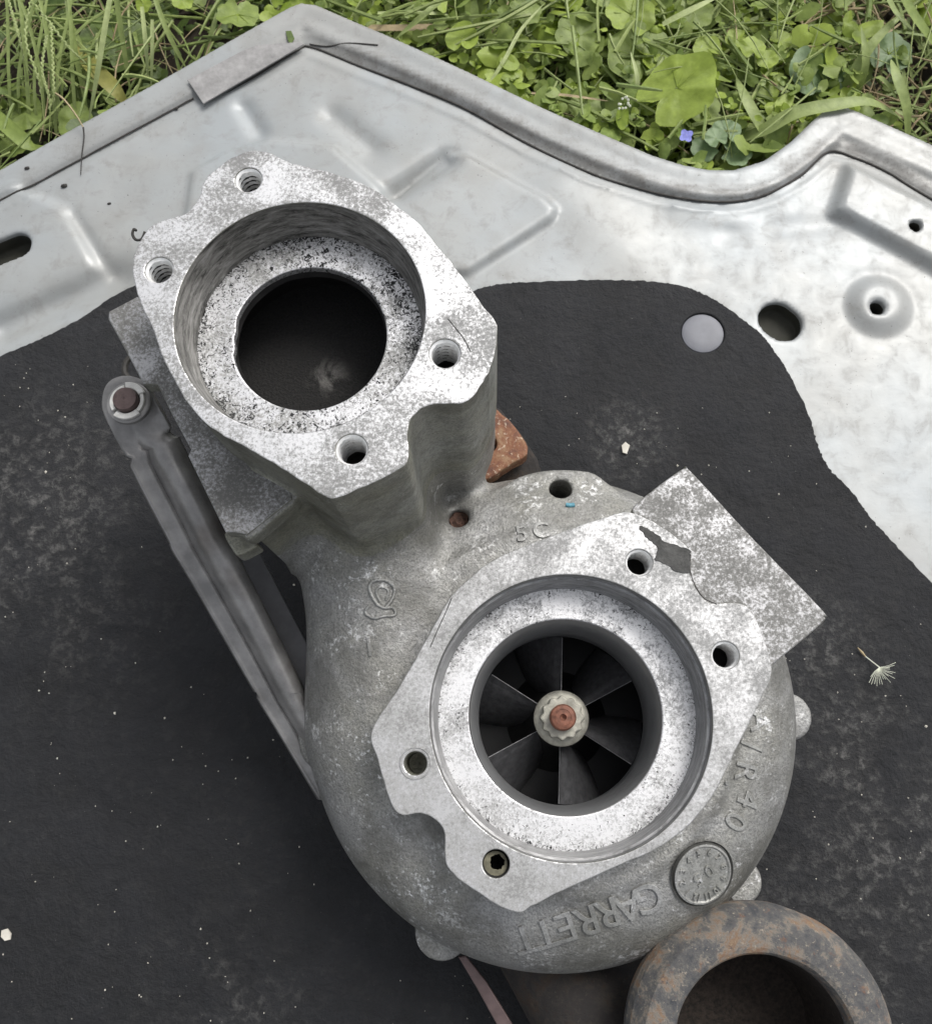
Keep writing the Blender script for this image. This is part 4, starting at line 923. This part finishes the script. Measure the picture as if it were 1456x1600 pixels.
# --- grass
def blade_mesh(vs, fs, pts, w, fold=.3):
    b = len(vs); n = len(pts)
    for i, p in enumerate(pts):
        t_ = (pts[min(n - 1, i + 1)] - pts[max(0, i - 1)]).normalized(); s_ = t_.cross(Vector((0, 0, 1))).normalized()
        u = i / (n - 1); ww = w * (1 - max(0, (u - .55) / .45) ** 1.6) * (.75 + .25 * min(1, u * 4)) + .0001
        vs += [p - s_ * ww + Vector((0, 0, fold * ww)), p, p + s_ * ww + Vector((0, 0, fold * ww))]
    for i in range(n - 1):
        for k in (0, 1): a_ = b + i * 3 + k; fs.append((a_, a_ + 1, a_ + 4, a_ + 3))
def grass_clump(label, blades, base_px, mat='grass'):
    root = empty('grass_tuft', P(*base_px, -.058), label, 'grass tuft', 'grass tufts beyond the hood')
    for pts, w, m_ in blades:
        pp_ = catmull([tuple(P(x, y, z)) for x, y, z in pts], 5, False); vs, fs = [], []
        blade_mesh(vs, fs, [Vector(q) for q in pp_], w * S(0)); o = mesh_obj('grass_blade', vs, fs, M[m_ or mat], root, 180)
    return root
grass_clump('wide grass blades crossing behind the notch of the hood', [([(1130, 225, -.03), (1190, 205, -.01), (1240, 178, .0), (1300, 165, .004), (1360, 160, .002), (1410, 185, -.01)], 13, None), ([(1215, 240, -.03), (1190, 200, -.012), (1165, 155, -.006), (1150, 120, -.01)], 11, None),
    ([(1418, 215, -.02), (1415, 165, .0), (1400, 120, .008), (1392, 92, .005)], 10, None), ([(1310, 160, -.03), (1335, 110, -.01), (1370, 60, .0), (1412, 22, .002)], 9, None), ([(1335, 155, -.03), (1352, 100, -.005), (1345, 40, .004)], 7, None), ([(1330, 150, -.03), (1370, 120, .0), (1400, 150, .004)], 5, None)], (1325, 165))
grass_clump('tall grass stem bending out at the right edge of the frame', [([(1398, -30, .02), (1425, 20, .012), (1450, 55, .005), (1490, 110, -.01)], 9, 'leaf_mid'), ([(1380, -20, .0), (1400, 20, .006), (1430, 50, .004)], 5, 'grass')], (1480, 60))
grass_clump('long pale stalks leaning over the left hood edge', [([(175, -20, .03), (160, 70, .015), (150, 130, .0), (138, 192, -.02)], 5.5, 'seed'), ([(240, -10, .01), (262, 50, .0), (292, 108, -.02)], 4.5, 'grass'), ([(222, 10, .01), (228, 70, .0), (232, 125, -.02)], 4, 'seed'), ([(238, 30, .01), (238, 80, .0), (236, 140, -.02)], 3.5, 'seed'), ([(340, 20, -.01), (328, 60, -.015), (316, 95, -.03)], 4.5, 'grass'),
    ([(178, -30, .02), (190, 50, .0), (205, 150, -.03)], 5, 'grass'), ([(105, 0, .01), (118, 80, .0), (140, 190, -.03)], 5, 'grass')], (205, 130))
grass_clump('yellowing broad blade beside the pale stalks', [([(118, 72, -.02), (150, 110, -.01), (180, 140, -.01), (200, 165, -.02)], 15, 'yellow'), ([(100, 20, -.02), (130, 90, -.02), (150, 160, -.03)], 9, 'grass'), ([(-30, 160, -.015), (20, 205, -.012), (50, 228, -.016), (80, 228, -.03)], 14, 'leaf_mid')], (150, 140))
grass_clump('dry reddish stalk and green blade crossing left of the small three lobed leaf', [([(700, -10, .004), (660, 25, .004), (618, 60, -.004)], 6, 'grass'), ([(590, 20, -.01), (660, 20, -.008), (700, 22, -.01)], 4, 'seed'), ([(520, 42, -.02), (600, 44, -.012), (700, 42, -.012), (770, 40, -.02)], 7, 'straw')], (650, 60))
grass_clump('crooked stems running from the centre weeds to the top edge', [([(1035, 38, .0), (1070, 20, .006), (1130, -10, .01)], 6, 'seed'), ([(765, 130, -.01), (790, 90, -.004), (815, 45, .0), (850, 5, .004)], 3.5, 'seed'), ([(980, 175, -.02), (996, 130, -.006), (985, 80, .0)], 4, 'seed'), ([(830, 145, -.01), (880, 148, -.008), (955, 158, -.01)], 2.6, 'straw'), ([(1190, 118, -.02), (1215, 135, -.01), (1250, 155, -.015)], 4, 'grass')], (1000, 80))
grass_clump('thin blades fanning up in the top left corner', [([(x0_, 210, -.03), (x0_ - 6, 120, -.005), (x0_ + dx_, 20, .012), (x0_ + 2 * dx_, -40, .016)], w_, 'grass') for x0_, dx_, w_ in ((20, -8, 3), (48, -14, 4), (60, 10, 3), (88, -20, 4), (96, 12, 3), (120, -10, 3.5), (35, 14, 3), (70, -30, 3))], (70, 190))
# seed heads: a stalk with many spikelets each
def seed_head(label, path, n):
    pts = [Vector(q) for q in catmull([tuple(P(x, y, z)) for x, y, z in path], 6, False)]
    vs, fs = tube_geo(pts, .0004, 5)
    root = empty('grass_seed_head', P(path[-1][0], path[-1][1], -.058), label, 'seed head', 'grass seed heads in the left corner')
    mesh_obj('stalk', vs, fs, M['grass'], root)
    vs, fs = [], []; m = len(pts)
    for i in range(n):
        u = i / n * (m - 2) * .8; k = int(u); p = pts[k].lerp(pts[k + 1], u - k); t_ = (pts[k] - pts[k + 1]).normalized()
        s_ = Vector((-t_.y, t_.x, .2)) * (1 if i % 2 else -1); q = p + t_ * .003 + s_ * .0008
        tube_geo([p, p.lerp(q, .3), p.lerp(q, .75), q], [.0002, .0006, .0006, .0001], 5, vs, fs)
    mesh_obj('spikelets', vs, fs, M['seed'], root)
for lb, pth in (('seed head arching across the top left corner down to the yellow blade', [(30, -20, .03), (70, 25, .03), (105, 70, .02), (135, 100, .005), (160, 135, -.02)]), ('seed head hanging straight in the far left corner', [(10, -10, .02), (22, 30, .02), (35, 80, .01), (48, 160, -.02)]),
                ('seed head dropping in front of the heart shaped leaves', [(50, -10, .02), (40, 60, .02), (62, 130, .01), (70, 210, -.01)]), ('seed head closest to the pale stalks', [(80, 40, .01), (82, 90, .01), (84, 150, .005), (80, 215, -.02)]), ('short seed head leaning left at the frame edge', [(72, 60, .02), (66, 110, .015), (78, 160, .005), (76, 222, -.01)])):
    seed_head(lb, pth, 34)
# speedwell flower and white flower cluster
fp = P(1072, 212, .002)
fl = empty('speedwell_flower', Vector((fp.x, fp.y, -.058)), 'tiny violet blue four petalled flower at the edge of the weeds', 'flower')
vs, fs = tube_geo([Vector((fp.x, fp.y, -.058)), Vector((fp.x + .002, fp.y + .003, -.03)), fp], .0005, 5); mesh_obj('stem', vs, fs, M['grass'], fl)
for k in range(4):
    a_ = math.radians(30 + 90 * k); d = Vector((math.cos(a_), math.sin(a_), .15)); vs, fs = [], []
    leaf_geo(vs, fs, fp + d * .0024, .0022, Vector((-.2, -.3, 1)), d, 3, .1, 0, .1, 0, 12, 1.1); mesh_obj('petal', vs, fs, M['petal'], fl, 180)
lathe('flower_eye', [(.0006, fp.z), (.0005, fp.z + .0006), (.0001, fp.z + .0008)], fp.x, fp.y, M['white'], fl, 10)
wp_ = P(975, 162, .0)
wf = empty('white_flower_cluster', Vector((wp_.x, wp_.y, -.058)), 'tiny white bud cluster on a thin stem left of the big bright leaf', 'flower')
vs, fs = tube_geo([Vector((wp_.x, wp_.y, -.058)), Vector((wp_.x - .002, wp_.y + .01, -.02)), wp_], .0005, 5); mesh_obj('stem', vs, fs, M['grass'], wf)
for k in range(14):
    q = wp_ + Vector((random.uniform(-.004, .004), random.uniform(-.005, .005), random.uniform(-.002, .003)))
    lathe('bud', [(.0001, q.z - .001), (.0008, q.z - .0004), (.0009, q.z + .0003), (.0001, q.z + .001)], q.x, q.y, M['white'], wf, 7)

# ------------------------------------------------------------------ small things lying on the hood and pad
def bit(name, pts, z, th, mat, label, cat):
    w_ = [tuple(p[:2]) for p in PL(pts, z)]; o = prism(name, jag(w_, .0007, 800), [], z + th, th, th * .2, M[mat]); rebase(o); return tag(o, label, cat)
zq = hood_z(P(452, 58, .004)) + .0025
bit('leaf_fragment', [(446, 49), (455, 48), (460, 60), (455, 69), (450, 64)], zq, .0006, 'leaf_dark', 'small torn green leaf piece on the hood corner', 'leaf piece')
for x, y, r, lb in ((42, 262, 4, 'dark pebble of dirt near the left hem of the hood'), (98, 287, 5, 'black crumb of dirt left of the drooping root hair'), (168, 314, 3, 'small black crumb on the pale panel left of the upright flange'), (274, 165, 3, 'dark crumb by the folded corner patch')):
    p = P(x, y, .003); z = hood_z(p) + .0004; rr = r * S(0)
    o = lathe('dirt_crumb', [(rr * .8, z), (rr, z + rr * .5), (rr * .5, z + rr), (.0001, z + rr * 1.1)], p.x, p.y, M['dark_bit'], None, 9, jitter=lambda r_, t_, z_: r_ * (1 + .3 * math.sin(2 * t_ + 1))); rebase(o); tag(o, lb, 'dirt crumb', 'dirt crumbs on the hood')
def hairline(name, pts, r, mat, label, cat, lift=.0020):
    pp_ = catmull(pts, 6, False); v3 = []
    for x, y, dz in pp_: q = P(x, y, .004); z = hood_z(q); q = P(x, y, z + dz + lift); v3.append(q)
    n = len(v3); vs, fs = tube_geo(v3, [r * (1 - .5 * i / n) for i in range(n)], 5); o = mesh_obj(name, vs, fs, M[mat]); rebase(o); return tag(o, label, cat)
hairline('root_hair', [(130, 198, .003), (131, 215, .001), (128, 240, 0), (126, 272, 0)], .0006, 'dark_bit', 'thin dark root hair drooping over the left hood edge', 'root')
hairline('root_strand', [(86, 145, .0), (100, 155, .004), (118, 178, .006), (130, 198, .003)], .0008, 'straw', 'pale withered root strand bending towards the left hood edge', 'root')
q = P(212, 370, .19)
vs, fs = tube_geo([P(x, y, .2) for x, y in catmull([(213, 360), (209, 358), (207, 366), (212, 374), (220, 374), (224, 368), (226, 362)], 5, False)], .0006, 6)
o = mesh_obj('wire_curl', vs, fs, M['dark_bit']); rebase(o); tag(o, 'tiny black curled wire clinging to the upright flange edge', 'wire')
# seed with plume
zf = .006
sf = empty('plumed_seed', P(1340, 1012, .0045), 'dandelion like seed with a white plume lying on the black pad', 'seed')
vs, fs = tube_geo([P(1340, 1012, zf), P(1347, 1020, zf), P(1352, 1026, zf)], [.0003, .0008, .0004], 6); mesh_obj('seed_body', vs, fs, M['straw'], sf)
vs, fs = tube_geo([P(1351, 1025, zf), P(1374, 1043, zf + .001)], .0003, 5); mesh_obj('seed_stalk', vs, fs, M['white'], sf)
vs, fs = [], []
for k in range(18):
    a_ = math.radians(-140 + 150 * k / 17); L = random.uniform(16, 30)
    tube_geo([P(1374, 1043, zf + .001), P(1374 + L * .5 * math.cos(a_), 1043 - L * .5 * math.sin(a_), zf + .003), P(1374 + L * math.cos(a_ + .12), 1043 - L * math.sin(a_ + .12), zf + .003)], .00013, 4, vs, fs)
tag(mesh_obj('plume', vs, fs, M['white'], sf), 'fan of fine white hairs')
bit('stone_chip', [(970, 697), (977, 691), (983, 696), (979, 710), (972, 708)], .0045, .0012, 'grit', 'white almond shaped stone chip on the pad behind the impeller flange', 'stone chip')
bit('shell_scrap', [(4, 1454), (12, 1451), (19, 1458), (17, 1469), (9, 1471), (3, 1464)], .0045, .0015, 'grit', 'cream coloured shell scrap at the left edge of the pad', 'shell scrap')
vs, fs = [], []
for i in range(420):
    p = P(random.uniform(-100, 1560), random.uniform(560, 1700), .0044)
    if poly_sdf(np.array([p.x]), np.array([p.y]), mp)[0] > -.004: continue
    r = random.uniform(.0002, .0006) * (1.6 if random.random() < .1 else 1); b = len(vs); a_ = random.uniform(0, 6.28)
    for k in range(4): q = a_ + k * math.pi / 2; vs.append((p.x + r * math.cos(q) * random.uniform(.5, 1.3), p.y + r * math.sin(q) * random.uniform(.5, 1.3), p.z))
    vs.append((p.x, p.y, p.z + r * .8)); fs += [(b, b + 1, b + 4), (b + 1, b + 2, b + 4), (b + 2, b + 3, b + 4), (b + 3, b, b + 4)]
tag(mesh_obj('grit', vs, fs, M['grit'], None, None), 'fine pale grit scattered over the black pad', 'grit', None, 'stuff')
